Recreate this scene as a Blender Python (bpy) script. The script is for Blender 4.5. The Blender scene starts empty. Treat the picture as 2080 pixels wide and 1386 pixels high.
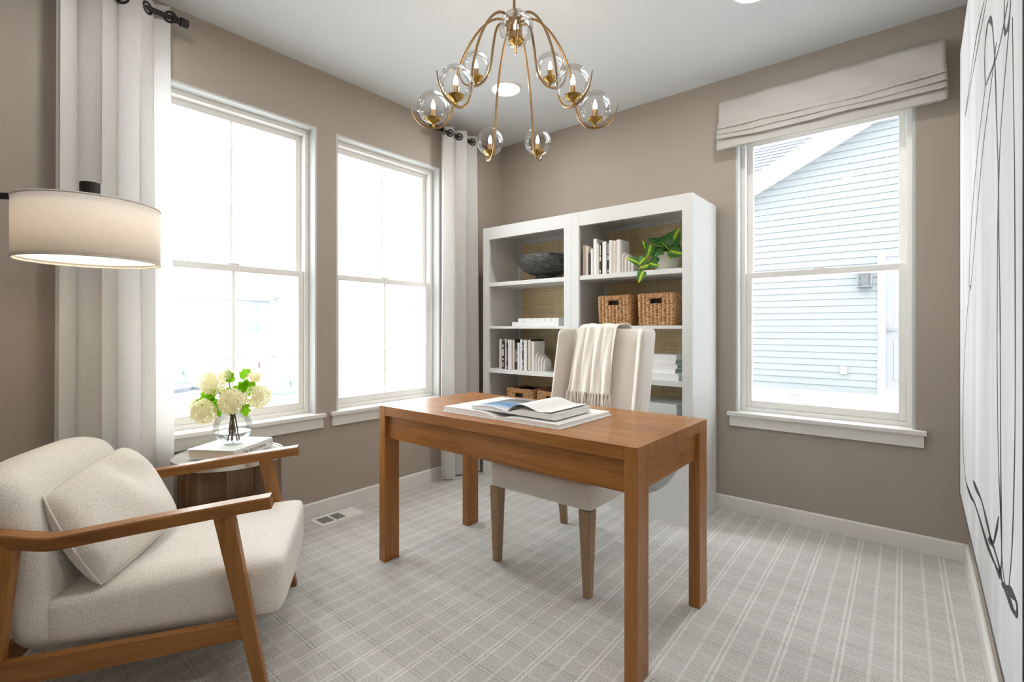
import bpy, bmesh, math, random
from mathutils import Vector, Matrix, Euler
random.seed(7)
PI = math.pi
R = math.radians
S = bpy.context.scene
C = S.collection

# ------------------------------------------------------------------ camera
cd = bpy.data.cameras.new('camera')
cam = bpy.data.objects.new('camera', cd); C.objects.link(cam)
cam.location = (2.8514, -3.2914, 1.1502)
cam.rotation_euler = (R(90), 0, R(39.656))
cd.sensor_fit = 'HORIZONTAL'; cd.sensor_width = 36.0
cd.lens = 36.0 * 1003.23 / 2080
cd.shift_y = (666.94 - 693.0) / 2080
cd.clip_start = 0.02; cd.clip_end = 500
S.camera = cam

# ------------------------------------------------------------------ world, exposure
SKY = 8.2
w = bpy.data.worlds.new('overcast_sky'); S.world = w; w.use_nodes = True
bgn = w.node_tree.nodes['Background']
bgn.inputs['Color'].default_value = (0.92, 0.965, 1.0, 1); bgn.inputs['Strength'].default_value = SKY
S.view_settings.view_transform = 'Standard'; S.view_settings.look = 'None'
S.view_settings.exposure = 0.30; S.view_settings.gamma = 1.0; S.view_settings.use_curve_mapping = False
CAN = 130.0      # recessed ceiling lights, emission strength
BULB = 80.0     # chandelier candle bulbs
LAMP = 200.0     # floor lamp bulb

# ------------------------------------------------------------------ material helpers
class NT:
    def __init__(s, name):
        s.m = bpy.data.materials.new(name); s.m.use_nodes = True
        s.t = s.m.node_tree; s.t.nodes.clear()
        s.out = s.t.nodes.new('ShaderNodeOutputMaterial')
    def n(s, typ, **kw):
        nd = s.t.nodes.new(typ)
        for k, v in kw.items(): setattr(nd, k, v)
        return nd
    def l(s, a, b): s.t.links.new(a, b)
    def setv(s, inp, v):
        if hasattr(v, 'is_output'): s.l(v, inp)
        else: inp.default_value = v
    def math(s, op, a, b=None, c=None):
        nd = s.n('ShaderNodeMath', operation=op); s.setv(nd.inputs[0], a)
        if b is not None: s.setv(nd.inputs[1], b)
        if c is not None: s.setv(nd.inputs[2], c)
        return nd.outputs[0]
    def coord(s, kind='Object', scale=None, rot=None):
        o = s.n('ShaderNodeTexCoord').outputs[kind]
        if scale or rot:
            mp = s.n('ShaderNodeMapping')
            if scale: mp.inputs['Scale'].default_value = scale
            if rot: mp.inputs['Rotation'].default_value = rot
            s.l(o, mp.inputs['Vector']); o = mp.outputs[0]
        return o
    def noise(s, co, scale, detail=3, rough=.5, dist=0):
        nd = s.n('ShaderNodeTexNoise'); s.l(co, nd.inputs['Vector'])
        nd.inputs['Scale'].default_value = scale; nd.inputs['Detail'].default_value = detail
        nd.inputs['Roughness'].default_value = rough; nd.inputs['Distortion'].default_value = dist
        return nd.outputs['Fac']
    def ramp(s, f, stops):
        nd = s.n('ShaderNodeValToRGB'); s.l(f, nd.inputs[0]); e = nd.color_ramp.elements
        while len(e) < len(stops): e.new(0.5)
        for i, (p, c) in enumerate(stops):
            e[i].position = p; e[i].color = c if len(c) == 4 else (*c, 1)
        return nd.outputs[0]
    def mix(s, f, a, b):
        nd = s.n('ShaderNodeMix', data_type='RGBA')
        s.setv(nd.inputs[0], f); s.setv(nd.inputs[6], a if hasattr(a, 'is_output') else (*a[:3], 1)); s.setv(nd.inputs[7], b if hasattr(b, 'is_output') else (*b[:3], 1))
        return nd.outputs[2]
    def maprange(s, v, a, b, c=0, d=1, smooth=True):
        nd = s.n('ShaderNodeMapRange'); nd.interpolation_type = 'SMOOTHSTEP' if smooth else 'LINEAR'
        s.l(v, nd.inputs[0]); nd.inputs[1].default_value = a; nd.inputs[2].default_value = b
        nd.inputs[3].default_value = c; nd.inputs[4].default_value = d
        return nd.outputs[0]
    def bump(s, h, strength=.3, dist=.01):
        nd = s.n('ShaderNodeBump'); s.l(h, nd.inputs['Height']); nd.inputs['Strength'].default_value = strength
        nd.inputs['Distance'].default_value = dist; return nd.outputs[0]
    def pbr(s, col, rough=.5, metal=0, normal=None, **kw):
        p = s.n('ShaderNodeBsdfPrincipled')
        s.setv(p.inputs['Base Color'], col if hasattr(col, 'is_output') else (*col[:3], 1))
        s.setv(p.inputs['Roughness'], rough); p.inputs['Metallic'].default_value = metal
        if normal is not None: s.l(normal, p.inputs['Normal'])
        for k, v in kw.items(): s.setv(p.inputs[k.replace('_', ' ')], v)
        s.l(p.outputs[0], s.out.inputs[0]); return p

def srgb(r, g, b):
    f = lambda c: (c/255/12.92) if c/255 <= .04045 else ((c/255+.055)/1.055)**2.4
    return (f(r), f(g), f(b))

def paint(name, col, rough=.5, var=.04, scale=8, bscale=0, bstr=.1, bdist=.002, **kw):
    k = NT(name); co = k.coord()
    c2 = tuple(c*(1-var*2) for c in col)
    c = k.mix(k.noise(co, scale, 4), c2, tuple(min(1, c*(1+var)) for c in col))
    nm = k.bump(k.noise(co, bscale, 2), bstr, bdist) if bscale else None
    k.pbr(c, rough, normal=nm, **kw); return k.m

def metal(name, col, rough=.3):
    k = NT(name); co = k.coord()
    k.pbr(k.mix(k.noise(co, 30, 2), tuple(c*.9 for c in col), col), rough, 1.0); return k.m

def wood(name, dark, mid, light, axis='z', rough=.45, scale=1.0, bstr=.12):
    k = NT(name); st = {'x': (.06, 1, 1), 'y': (1, .06, 1), 'z': (1, 1, .06)}[axis]
    co = k.coord('Object', tuple(a*scale for a in st))
    big = k.noise(co, 9, 4, .55, .8)
    fine = k.noise(co, 90, 5, .6, .2)
    c = k.ramp(k.math('ADD', k.math('MULTIPLY', big, .62), k.math('MULTIPLY', fine, .38)), [(.30, dark), (.50, mid), (.70, light)])
    co2 = k.coord('Object'); tone = k.noise(co2, 2.3, 2)
    c = k.mix(k.maprange(tone, .3, .7, 0, .35), c, mid)
    k.pbr(c, k.maprange(fine, .2, .8, rough+.08, rough-.05), normal=k.bump(fine, bstr, .001)); return k.m

def fabric(name, col, rough=.9, scale=350, var=.12, bstr=.35, bdist=.002, trans=0.0, weave=True):
    k = NT(name); co = k.coord()
    if weave:
        a = k.noise(k.coord('Object', (1, 1, .12)), scale, 2); b = k.noise(k.coord('Object', (.12, .12, 1)), scale, 2)
        h = k.math('ADD', k.math('MULTIPLY', a, .5), k.math('MULTIPLY', b, .5))
    else:
        h = k.noise(co, scale, 3, .6)
    c = k.mix(k.maprange(h, .3, .7), tuple(x*(1-var) for x in col), tuple(min(1, x*(1+var*.5)) for x in col))
    nm = k.bump(h, bstr, bdist)
    if trans <= 0:
        k.pbr(c, rough, normal=nm, Sheen_Weight=.25, Sheen_Roughness=.5)
    else:
        d = k.n('ShaderNodeBsdfDiffuse'); k.l(c, d.inputs[0]); k.l(nm, d.inputs['Normal'])
        t = k.n('ShaderNodeBsdfTranslucent'); k.l(c, t.inputs[0]); k.l(nm, t.inputs['Normal'])
        ms = k.n('ShaderNodeMixShader'); ms.inputs[0].default_value = trans
        k.l(d.outputs[0], ms.inputs[1]); k.l(t.outputs[0], ms.inputs[2]); k.l(ms.outputs[0], k.out.inputs[0])
    return k.m

def clear_glass(name, tint=(1, 1, 1), edge=.55, rough=0.0, base=.03):
    k = NT(name)
    lw = k.n('ShaderNodeLayerWeight'); lw.inputs[0].default_value = .35
    fac = lw.outputs['Facing']
    tcol = k.ramp(fac, [(0, tint), (.7, tint), (1, tuple(t*edge for t in tint))])
    tr = k.n('ShaderNodeBsdfTransparent'); k.l(tcol, tr.inputs[0])
    gl = k.n('ShaderNodeBsdfGlossy'); gl.inputs['Roughness'].default_value = rough
    fr = k.n('ShaderNodeFresnel'); fr.inputs[0].default_value = 1.45
    f = k.math('MULTIPLY', fr.outputs[0], .55); f = k.math('ADD', f, base - .02)
    ms = k.n('ShaderNodeMixShader'); k.l(f, ms.inputs[0]); k.l(tr.outputs[0], ms.inputs[1]); k.l(gl.outputs[0], ms.inputs[2])
    k.l(ms.outputs[0], k.out.inputs[0]); return k.m

def emit(name, col, strength):
    k = NT(name); co = k.coord()
    e = k.n('ShaderNodeEmission'); k.l(k.mix(k.noise(co, 20, 1), tuple(c*.97 for c in col), col), e.inputs[0]); e.inputs[1].default_value = strength
    k.l(e.outputs[0], k.out.inputs[0]); return k.m

# ------------------------------------------------------------------ mesh helpers
def obj(name, bm, mat, parent=None, smooth=False, angle=40, loc=None, rot=None):
    me = bpy.data.meshes.new(name)
    bmesh.ops.recalc_face_normals(bm, faces=bm.faces)
    bm.to_mesh(me); bm.free()
    if smooth:
        for p in me.polygons: p.use_smooth = True
        me.set_sharp_from_angle(angle=R(angle))
    o = bpy.data.objects.new(name, me); C.objects.link(o)
    if mat: me.materials.append(mat)
    if parent: o.parent = parent
    if loc: o.location = loc
    if rot: o.rotation_euler = rot
    return o

def tag(o, label, cat, group=None):
    o['label'] = label; o['category'] = cat
    if group: o['group'] = group
    return o
def thing(name, label, cat, loc=(0, 0, 0), rotz=0, group=None):
    o = bpy.data.objects.new(name, None); C.objects.link(o); o.empty_display_size = .05
    o.location = loc; o.rotation_euler = (0, 0, rotz)
    return tag(o, label, cat, group)
def struct(o): o['kind'] = 'structure'; return o
def sroot(name, loc=(0, 0, 0), rotz=0):
    o = bpy.data.objects.new(name, None); C.objects.link(o); o.location = loc; o.rotation_euler = (0, 0, rotz); o['kind'] = 'structure'; return o
def inst(src, parent, loc=(0, 0, 0), rot=(0, 0, 0), scale=None):
    o = src.copy(); C.objects.link(o); o.parent = parent; o.location = loc; o.rotation_euler = rot
    if scale: o.scale = scale
    return o

def NB(): return bmesh.new()
def box(bm, x0, x1, y0, y1, z0, z1, bev=0, seg=2, mat=None):
    r = bmesh.ops.create_cube(bm, size=1.0); vs = r['verts']
    for v in vs:
        v.co = Vector(((x0+x1)/2 + v.co.x*(x1-x0), (y0+y1)/2 + v.co.y*(y1-y0), (z0+z1)/2 + v.co.z*(z1-z0)))
    if mat is not None: bmesh.ops.transform(bm, matrix=mat, verts=vs)
    if bev > 0:
        es = list({e for v in vs for e in v.link_edges})
        bmesh.ops.bevel(bm, geom=es, offset=bev, segments=seg, affect='EDGES', profile=.5)
    return bm
def B(*a, **k): return box(NB(), *a, **k)

def hexa(bm, bot, top, bev=0):
    vs = [bm.verts.new(p) for p in list(bot)+list(top)]
    F = [(3, 2, 1, 0), (4, 5, 6, 7), (0, 1, 5, 4), (1, 2, 6, 5), (2, 3, 7, 6), (3, 0, 4, 7)]
    for f in F: bm.faces.new([vs[i] for i in f])
    if bev:
        es = list({e for v in vs for e in v.link_edges})
        bmesh.ops.bevel(bm, geom=es, offset=bev, segments=2, affect='EDGES', profile=.5)
    return bm

def rbox(sx, sy, sz, r, n=8, fn=None, c=(0, 0, 0)):
    """rounded box, half sizes, r corner radius; fn deforms"""
    bm = NB(); bmesh.ops.create_cube(bm, size=2.0)
    bmesh.ops.subdivide_edges(bm, edges=bm.edges[:], cuts=n, use_grid_fill=True)
    h = Vector((sx, sy, sz)); rr = min(r, sx, sy, sz)
    for v in bm.verts:
        p = Vector((v.co.x, v.co.y, v.co.z))
        # denser near edges
        q = Vector([math.copysign(1-(1-abs(a))**1.6, a) if abs(a) < 1 else a for a in p])
        P = Vector((q.x*sx, q.y*sy, q.z*sz))
        inner = Vector([max(-(h[i]-rr), min(h[i]-rr, P[i])) for i in range(3)])
        d = P - inner
        if d.length > 1e-6: P = inner + d.normalized()*rr
        v.co = P
    for v in bm.verts:
        if fn: v.co = Vector(fn(v.co))
        v.co += Vector(c)
    return bm

def tube(bm, pts, r, n=10, closed=False, flat=1.0):
    pts = [Vector(p) for p in pts]; m = len(pts)
    rs = r if isinstance(r, (list, tuple)) else [r]*m
    rings = []; up = None
    for i, p in enumerate(pts):
        if closed: t = pts[(i+1) % m] - pts[i-1]
        else: t = pts[min(i+1, m-1)] - pts[max(i-1, 0)]
        t.normalize()
        if up is None:
            up = Vector((0, 0, 1)) if abs(t.z) < .9 else Vector((1, 0, 0))
        a = t.cross(up)
        if a.length < 1e-5: a = t.cross(Vector((0, 1, 0)))
        a.normalize(); b = a.cross(t).normalized(); up = b
        rings.append([bm.verts.new(p + (a*math.cos(2*PI*k/n) + b*math.sin(2*PI*k/n)*flat)*rs[i]) for k in range(n)])
    rng = range(m) if closed else range(m-1)
    for i in rng:
        A, D = rings[i], rings[(i+1) % m]
        for k in range(n): bm.faces.new((A[k], A[(k+1) % n], D[(k+1) % n], D[k]))
    if not closed:
        bm.faces.new(rings[0][::-1]); bm.faces.new(rings[-1])
    return bm

def lathe(bm, prof, n=32, c=(0, 0, 0)):
    rings = []
    for r, z in prof:
        if r < 1e-5: rings.append([bm.verts.new((c[0], c[1], c[2]+z))])
        else: rings.append([bm.verts.new((c[0]+r*math.cos(2*PI*k/n), c[1]+r*math.sin(2*PI*k/n), c[2]+z)) for k in range(n)])
    for A, D in zip(rings, rings[1:]):
        for k in range(n):
            k2 = (k+1) % n
            if len(A) == 1 and len(D) == 1: continue
            if len(A) == 1: bm.faces.new((A[0], D[k2], D[k]))
            elif len(D) == 1: bm.faces.new((A[k], A[k2], D[0]))
            else: bm.faces.new((A[k], A[k2], D[k2], D[k]))
    return bm

def surf(fn, nu, nv, bm=None):
    bm = bm or NB()
    g = [[bm.verts.new(fn(i/nu, j/nv)) for j in range(nv+1)] for i in range(nu+1)]
    for i in range(nu):
        for j in range(nv): bm.faces.new((g[i][j], g[i+1][j], g[i+1][j+1], g[i][j+1]))
    return bm

def prism(bm, pts, axis, a0, a1, bev=0):
    """pts: polygon in the plane of the two other axes (cyclic order xyz)"""
    def P(u, v, a): return {'x': (a, u, v), 'y': (u, a, v), 'z': (u, v, a)}[axis]
    lo = [bm.verts.new(P(u, v, a0)) for u, v in pts]; hi = [bm.verts.new(P(u, v, a1)) for u, v in pts]
    n = len(pts)
    for i in range(n): bm.faces.new((lo[i], lo[(i+1) % n], hi[(i+1) % n], hi[i]))
    f1 = bm.faces.new(lo[::-1]); f2 = bm.faces.new(hi)
    if bev:
        es = list({e for v in lo+hi for e in v.link_edges})
        bmesh.ops.bevel(bm, geom=es, offset=bev, segments=2, affect='EDGES', profile=.5)
    return bm

def solid(o, t, offset=0):
    md = o.modifiers.new('thickness', 'SOLIDIFY'); md.thickness = t; md.offset = offset; return o

def text_obj(name, s, size, mat, parent, mtx, extrude=.0004):
    cu = bpy.data.curves.new(name, 'FONT'); cu.body = s; cu.size = size; cu.extrude = extrude
    cu.align_x = 'CENTER'; cu.align_y = 'CENTER'
    t = bpy.data.objects.new(name+'_c', cu); C.objects.link(t)
    dg = bpy.context.evaluated_depsgraph_get(); dg.update()
    me = bpy.data.meshes.new_from_object(t.evaluated_get(dg)); bpy.data.objects.remove(t)
    me.transform(mtx); me.materials.clear(); me.materials.append(mat)
    o = bpy.data.objects.new(name, me); C.objects.link(o); o.parent = parent; return o

def wall_panel(a0, a1, z0, z1, holes, t0, t1, axis):
    """wall between thickness planes t0 (inner), t1 (outer); along a; holes = (a0,a1,z0,z1)"""
    bm = NB()
    As = sorted({a0, a1, *[h[0] for h in holes], *[h[1] for h in holes]}); Zs = sorted({z0, z1, *[h[2] for h in holes], *[h[3] for h in holes]})
    P = (lambda a, z, t: (t, a, z)) if axis == 'x' else (lambda a, z, t: (a, t, z))
    vt = {}
    def V(a, z, t):
        k = (a, z, t)
        if k not in vt: vt[k] = bm.verts.new(P(a, z, t))
        return vt[k]
    def ishole(i, j):
        if i < 0 or j < 0 or i >= len(As)-1 or j >= len(Zs)-1: return True
        ca, cz = (As[i]+As[i+1])/2, (Zs[j]+Zs[j+1])/2
        return any(h[0] < ca < h[1] and h[2] < cz < h[3] for h in holes)
    for i in range(len(As)-1):
        for j in range(len(Zs)-1):
            if ishole(i, j): continue
            a, b, c, d = As[i], As[i+1], Zs[j], Zs[j+1]
            for t in (t0, t1): bm.faces.new((V(a, c, t), V(b, c, t), V(b, d, t), V(a, d, t)))
            for (di, dj, p, q) in ((-1, 0, (a, c), (a, d)), (1, 0, (b, c), (b, d)), (0, -1, (a, c), (b, c)), (0, 1, (a, d), (b, d))):
                if ishole(i+di, j+dj): bm.faces.new((V(*p, t0), V(*q, t0), V(*q, t1), V(*p, t1)))
    return bm

# ------------------------------------------------------------------ materials
m_wall = paint('taupe_wall_paint', srgb(175, 164, 152), .75, .015, 3, 220, .06, .001)
m_ceil = paint('ceiling_white', srgb(217, 220, 222), .9, .01, 4, 160, .25, .002)
m_trim = paint('white_trim_paint', srgb(236, 234, 230), .45, .008, 5)
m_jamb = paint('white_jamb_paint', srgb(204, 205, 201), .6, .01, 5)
m_vinyl = paint('white_vinyl', srgb(246, 244, 240), .35, .006, 5)
m_grille = fabric('white_plastic_grille', srgb(244, 243, 240), .6, 40, .01, .02, .001, trans=.22, weave=False)
m_glass = clear_glass('window_glass', (.98, .99, .985), .9)
m_case = paint('white_lacquer', srgb(226, 226, 224), .35, .006, 4)
m_black = paint('black_metal', (.012, .011, .011), .38, .1, 20)
m_brass = metal('brushed_brass', srgb(164, 136, 102), .36)
m_brass2 = metal('aged_brass', srgb(168, 136, 70), .28)
m_desk_x = wood('oak_desk_long', srgb(108, 64, 22), srgb(160, 104, 48), srgb(190, 136, 78), 'x', .30, 1.0, .2)
m_desk_z = wood('oak_desk_upright', srgb(108, 64, 22), srgb(160, 104, 48), srgb(190, 136, 78), 'z', .30, 1.0, .2)
m_desk_y = wood('oak_desk_cross', srgb(108, 64, 22), srgb(160, 104, 48), srgb(190, 136, 78), 'y', .30, 1.0, .2)
m_arm = wood('walnut_arm', srgb(92, 54, 20), srgb(150, 98, 44), srgb(180, 126, 66), 'y', .36)
m_armz = wood('walnut_leg', srgb(92, 54, 20), srgb(150, 98, 44), srgb(180, 126, 66), 'z', .36)
m_armx = wood('walnut_rail', srgb(92, 54, 20), srgb(150, 98, 44), srgb(180, 126, 66), 'x', .36)
m_leg = wood('weathered_oak', srgb(120, 94, 68), srgb(156, 128, 98), srgb(178, 152, 122), 'z', .55)
m_drum = wood('dark_mango_wood', srgb(40, 25, 15), srgb(104, 76, 50), srgb(154, 122, 88), 'z', .16, .55)
m_boucle = fabric('cream_boucle', srgb(248, 243, 235), .95, 210, .10, .7, .005, weave=False)
m_linen = fabric('beige_upholstery', srgb(230, 222, 212), .9, 420, .05, .2, .001)
m_throw = fabric('cream_throw', srgb(250, 243, 232), .95, 300, .08, .4, .002)
m_curtain = fabric('sheer_linen_curtain', srgb(236, 234, 231), .9, 260, .05, .2, .001, trans=.38)
m_shadefab = fabric('roman_shade_linen', srgb(218, 214, 207), .9, 300, .05, .25, .001, trans=.25)
m_lampshade = fabric('lamp_shade_linen', srgb(236, 230, 223), .9, 320, .04, .2, .001, trans=.17)
m_diffuser = fabric('lamp_diffuser', srgb(250, 246, 238), .8, 100, .01, .05, .001, trans=.55, weave=False)
m_globe = clear_glass('clear_globe_glass', (.995, .997, .997), .82, 0, .02)
m_vase = clear_glass('vase_glass', (.98, .99, .99), .45, 0, .035)
m_water = clear_glass('water', (.94, .96, .97), .6, 0, .05)
m_ink = paint('black_ink', (.02, .02, .024), .5, .1, 30)
m_canvas_edge = paint('black_float_frame', (.02, .02, .022), .45, .1, 20)
m_pagew = paint('page_paper', srgb(238, 236, 232), .7, .02, 200)
m_pageb = paint('cream_pages', srgb(228, 218, 202), .8, .05, 300)
m_coverw = paint('white_book_cover', srgb(240, 239, 236), .5, .01, 20)
m_coverc = paint('cream_book_cover', srgb(222, 210, 196), .55, .02, 20)
m_coverk = paint('black_book_cover', srgb(42, 38, 38), .5, .08, 20)
m_coverg = paint('grey_book_cover', srgb(186, 186, 192), .5, .02, 20)
m_print = paint('white_print', srgb(225, 222, 218), .6, .01, 20)
m_printk = paint('dark_print', srgb(96, 90, 86), .6, .05, 20)
m_printg = paint('grey_print', srgb(146, 140, 134), .6, .03, 20)
m_plaster = paint('white_plaster', srgb(232, 226, 220), .75, .02, 40, 120, .15, .001)
m_bowl = None
m_pot = paint('white_ceramic_pot', srgb(214, 208, 196), .5, .03, 15)
m_soil = paint('dark_soil', (.03, .02, .014), .95, .4, 90, 120, .8, .006)
m_stemg = paint('green_stem', srgb(120, 150, 50), .5, .1, 20)
m_stemb = paint('brown_stem', srgb(104, 82, 62), .6, .15, 40)
k = NT('seagrass'); nz = k.noise(k.coord('Object', (.35, .35, 1)), 130, 4, .6)
k.pbr(k.ramp(nz, [(.3, srgb(136, 92, 52)), (.5, srgb(190, 144, 96)), (.7, srgb(222, 184, 138))]), .7, normal=k.bump(nz, .5, .003)); m_basket = k.m
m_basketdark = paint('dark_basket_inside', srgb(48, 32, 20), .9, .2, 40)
m_can = emit('can_light_lens', (1.0, .985, .965), CAN)
m_bulb = emit('candle_bulb_glow', (1.0, .80, .52), BULB)
m_lampbulb = emit('lamp_bulb_glow', (1.0, .92, .82), LAMP)

k = NT('dark_grey_carved_bowl'); co = k.coord('Object', (1, 1, 6))
nz = k.noise(co, 24, 6, .7); k.pbr(k.ramp(nz, [(.35, (.018, .018, .018)), (.55, (.075, .074, .072)), (.75, (.32, .32, .32))]), .5, normal=k.bump(nz, .6, .004)); m_bowl = k.m

k = NT('woven_rattan_cane')      # fine cane webbing
cx = k.n('ShaderNodeSeparateXYZ'); k.l(k.coord('Object'), cx.inputs[0])
wx = k.math('SINE', k.math('MULTIPLY', cx.outputs[0], 2*PI/.0075)); wz = k.math('SINE', k.math('MULTIPLY', cx.outputs[2], 2*PI/.0075))
weave = k.math('MULTIPLY', wx, wz)
nx = k.noise(k.coord('Object', (1, 1, .03)), 160, 3); nzz = k.noise(k.coord('Object', (.03, 1, 1)), 160, 3)
tone = k.math('ADD', k.math('MULTIPLY', k.math('ADD', nx, nzz), .42), k.math('MULTIPLY', weave, .09))
k.pbr(k.ramp(tone, [(.25, srgb(202, 170, 120)), (.42, srgb(238, 214, 170)), (.58, srgb(250, 236, 204))]), .7, normal=k.bump(weave, .35, .002)); m_cane = k.m

k = NT('wall_art_canvas')
a = k.noise(k.coord('Object', (1, 1, .12)), 9, 6, .65); b = k.noise(k.coord('Object', (1, 2.2, .3)), 3.2, 4, .6)
c1 = k.ramp(k.math('ADD', k.math('MULTIPLY', a, .5), k.math('MULTIPLY', b, .5)), [(.30, srgb(186, 184, 182)), (.46, srgb(206, 205, 206)), (.62, srgb(218, 218, 220))])
sp = k.noise(k.coord('Object', (1, 1, .5)), 60, 4, .7)
k.pbr(k.mix(k.maprange(sp, .70, .78, 0, .5), c1, srgb(140, 138, 136)), .7, normal=k.bump(a, .06, .001)); m_canvas = k.m

def stripe(k, v, period, phase, hw, soft):
    t = k.math('ADD', v, period*50.5 - phase); t = k.math('MODULO', t, period); d = k.math('ABSOLUTE', k.math('SUBTRACT', t, period/2))
    return k.maprange(d, hw+soft, hw)
k = NT('grid_pattern_carpet')
sx = k.n('ShaderNodeSeparateXYZ'); k.l(k.coord('Object'), sx.inputs[0])
wob = k.math('MULTIPLY', k.math('SUBTRACT', k.noise(k.coord('Object'), 90, 2), .5), .007)
X = k.math('ADD', k.math('ADD', sx.outputs[0], k.math('MULTIPLY', sx.outputs[1], .0232)), wob)
Y = k.math('ADD', k.math('ADD', sx.outputs[1], k.math('MULTIPLY', sx.outputs[0], .018)), wob)
px_, py_ = .1628, .160
l1 = stripe(k, X, px_, 2.113-.0085, .0030, .0032); l2 = stripe(k, X, px_, 2.113+.0085, .0030, .0032); l3 = stripe(k, X, px_, 2.113+.086, .0040, .0045)
g1 = stripe(k, Y, py_, -1.880-.006, .0018, .0025); g2 = stripe(k, Y, py_, -1.880+.006, .0018, .0025); g3 = stripe(k, Y, py_, -1.880, .002, .003); g4 = stripe(k, Y, py_, -1.880+.080, .0038, .005)
light = k.math('MAXIMUM', k.math('MAXIMUM', l1, l2), k.math('MULTIPLY', l3, .7))
light = k.math('MAXIMUM', light, k.math('MULTIPLY', g4, .42)); light = k.math('MAXIMUM', light, k.math('MULTIPLY', g3, .45))
dark = k.math('MAXIMUM', g1, g2)
spk = k.noise(k.coord('Object'), 300, 3, .75); spk2 = k.noise(k.coord('Object'), 170, 3, .7)
basec = k.ramp(k.math('ADD', k.math('MULTIPLY', spk, .5), k.math('MULTIPLY', spk2, .5)), [(.36, srgb(164, 160, 154)), (.5, srgb(204, 201, 196)), (.63, srgb(238, 236, 232))])
c1 = k.mix(k.math('MULTIPLY', dark, .24), basec, srgb(138, 132, 125))
c1 = k.mix(k.math('MULTIPLY', light, .72), c1, srgb(238, 236, 231))
hh = k.math('ADD', k.math('MULTIPLY', spk, .6), k.math('SUBTRACT', k.math('MULTIPLY', light, .7), k.math('MULTIPLY', dark, .8)))
k.pbr(c1, .97, normal=k.bump(hh, .55, .006), Sheen_Weight=.15); m_carpet = k.m

# ------------------------------------------------------------------ room shell
H = 2.74; WX = 3.03; YB = -4.25; T = .16
W1 = (-2.601, -1.725, .62, 2.382); W2 = (-1.595, -.719, .62, 2.382); W3 = (1.952, 2.828, .62, 2.382)
struct(obj('floor', B(-T, WX+T, YB-T, T, -.12, 0), m_carpet))
struct(obj('ceiling', B(-T, WX+T, YB-T, T, H, H+.2), m_ceil))
struct(obj('wall_left', wall_panel(YB-T, T, 0, H, [W1, W2], 0, -T, 'x'), m_wall))
struct(obj('wall_back', wall_panel(0, WX, 0, H, [W3], 0, T, 'y'), m_wall))
struct(obj('wall_right', B(WX, WX+T, YB-T, T, 0, H), m_wall))
struct(obj('wall_front', B(0, WX, YB-T, YB, 0, H), m_wall))
def bb(name, prof, axis, a0, a1): return struct(obj(name, prism(NB(), prof, axis, a0, a1, .0015), m_trim))
bb('baseboard_left', [(0, 0), (.014, 0), (.014, .082), (.008, .09), (0, .09)], 'y', YB, 0)     # u=x v=z
bb('baseboard_back', [(0, 0), (-.014, 0), (-.014, .082), (-.008, .09), (0, .09)], 'x', .014, WX-.014)   # u=y v=z
bb('baseboard_right', [(WX, 0), (WX-.014, 0), (WX-.014, .082), (WX-.008, .09), (WX, .09)], 'y', YB, 0)

def window(name, w, z0, z1, muntin, loc, rotz):
    """local x along the wall, local y towards outside, origin at hole's left end on the inner wall face"""
    r = sroot(name, loc, rotz); h = z1 - z0
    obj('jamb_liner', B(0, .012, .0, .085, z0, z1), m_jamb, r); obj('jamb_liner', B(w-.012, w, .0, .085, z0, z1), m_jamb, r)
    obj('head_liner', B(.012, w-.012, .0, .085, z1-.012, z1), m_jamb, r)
    st = B(-.046, w+.046, -.036, 0, z0-.018, z0+.006, .004); box(st, .012, w-.012, 0, .085, z0-.018, z0+.006)
    obj('sill_board', st, m_trim, r)
    obj('apron', B(-.034, w+.034, -.018, 0, z0-.082, z0-.018, .002), m_trim, r)
    f = NB(); a, b = .012, w-.012; zb, zt = z0+.006, z1-.012; y0, y1 = .072, .158; fw = .026
    box(f, a, a+fw, y0, y1, zb, zt, .002); box(f, b-fw, b, y0, y1, zb, zt, .002); box(f, a+fw, b-fw, y0, y1, zt-fw, zt, .002); box(f, a+fw, b-fw, y0, y1, zb, zb+fw*.9, .002)
    obj('frame', f, m_vinyl, r)
    zm = 1.475; ia, ib = a+fw, b-fw
    for nm, za, zz, ya, yb in (('upper_sash', zm-.012, zt-fw, .122, .150), ('lower_sash', zb+fw*.9, zm+.026, .086, .116)):
        s = NB(); sw = .034
        rb = .044 if nm == 'lower_sash' else .036
        box(s, ia, ia+sw, ya, yb, za, zz, .003); box(s, ib-sw, ib, ya, yb, za, zz, .003)
        box(s, ia+sw, ib-sw, ya, yb, zz-.036, zz, .003); box(s, ia+sw, ib-sw, ya, yb, za, za+rb, .003)
        so = obj(nm, s, m_vinyl, r)
        yc = (ya+yb)/2
        obj('pane', B(ia+sw, ib-sw, yc-.002, yc+.002, za+rb, zz-.036), m_glass, so)
        if muntin:
            obj('muntin', B(w/2-.008, w/2+.008, yc-.006, yc-.002, za+rb, zz-.036, .001), m_grille, so)
    if nm: obj('sash_lock', B(w/2-.03, w/2+.03, .090, .112, zm+.026, zm+.038, .003), m_vinyl, r)
    return r
# left wall windows: local x -> +Y world, local y -> -X world  => rotz = +90deg
window('window_1', W1[1]-W1[0], .62, 2.382, True, (0, W1[0], 0), PI/2)
window('window_2', W2[1]-W2[0], .62, 2.382, True, (0, W2[0], 0), PI/2)
window('window_3', W3[1]-W3[0], .62, 2.382, False, (W3[0], 0, 0), 0)

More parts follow.
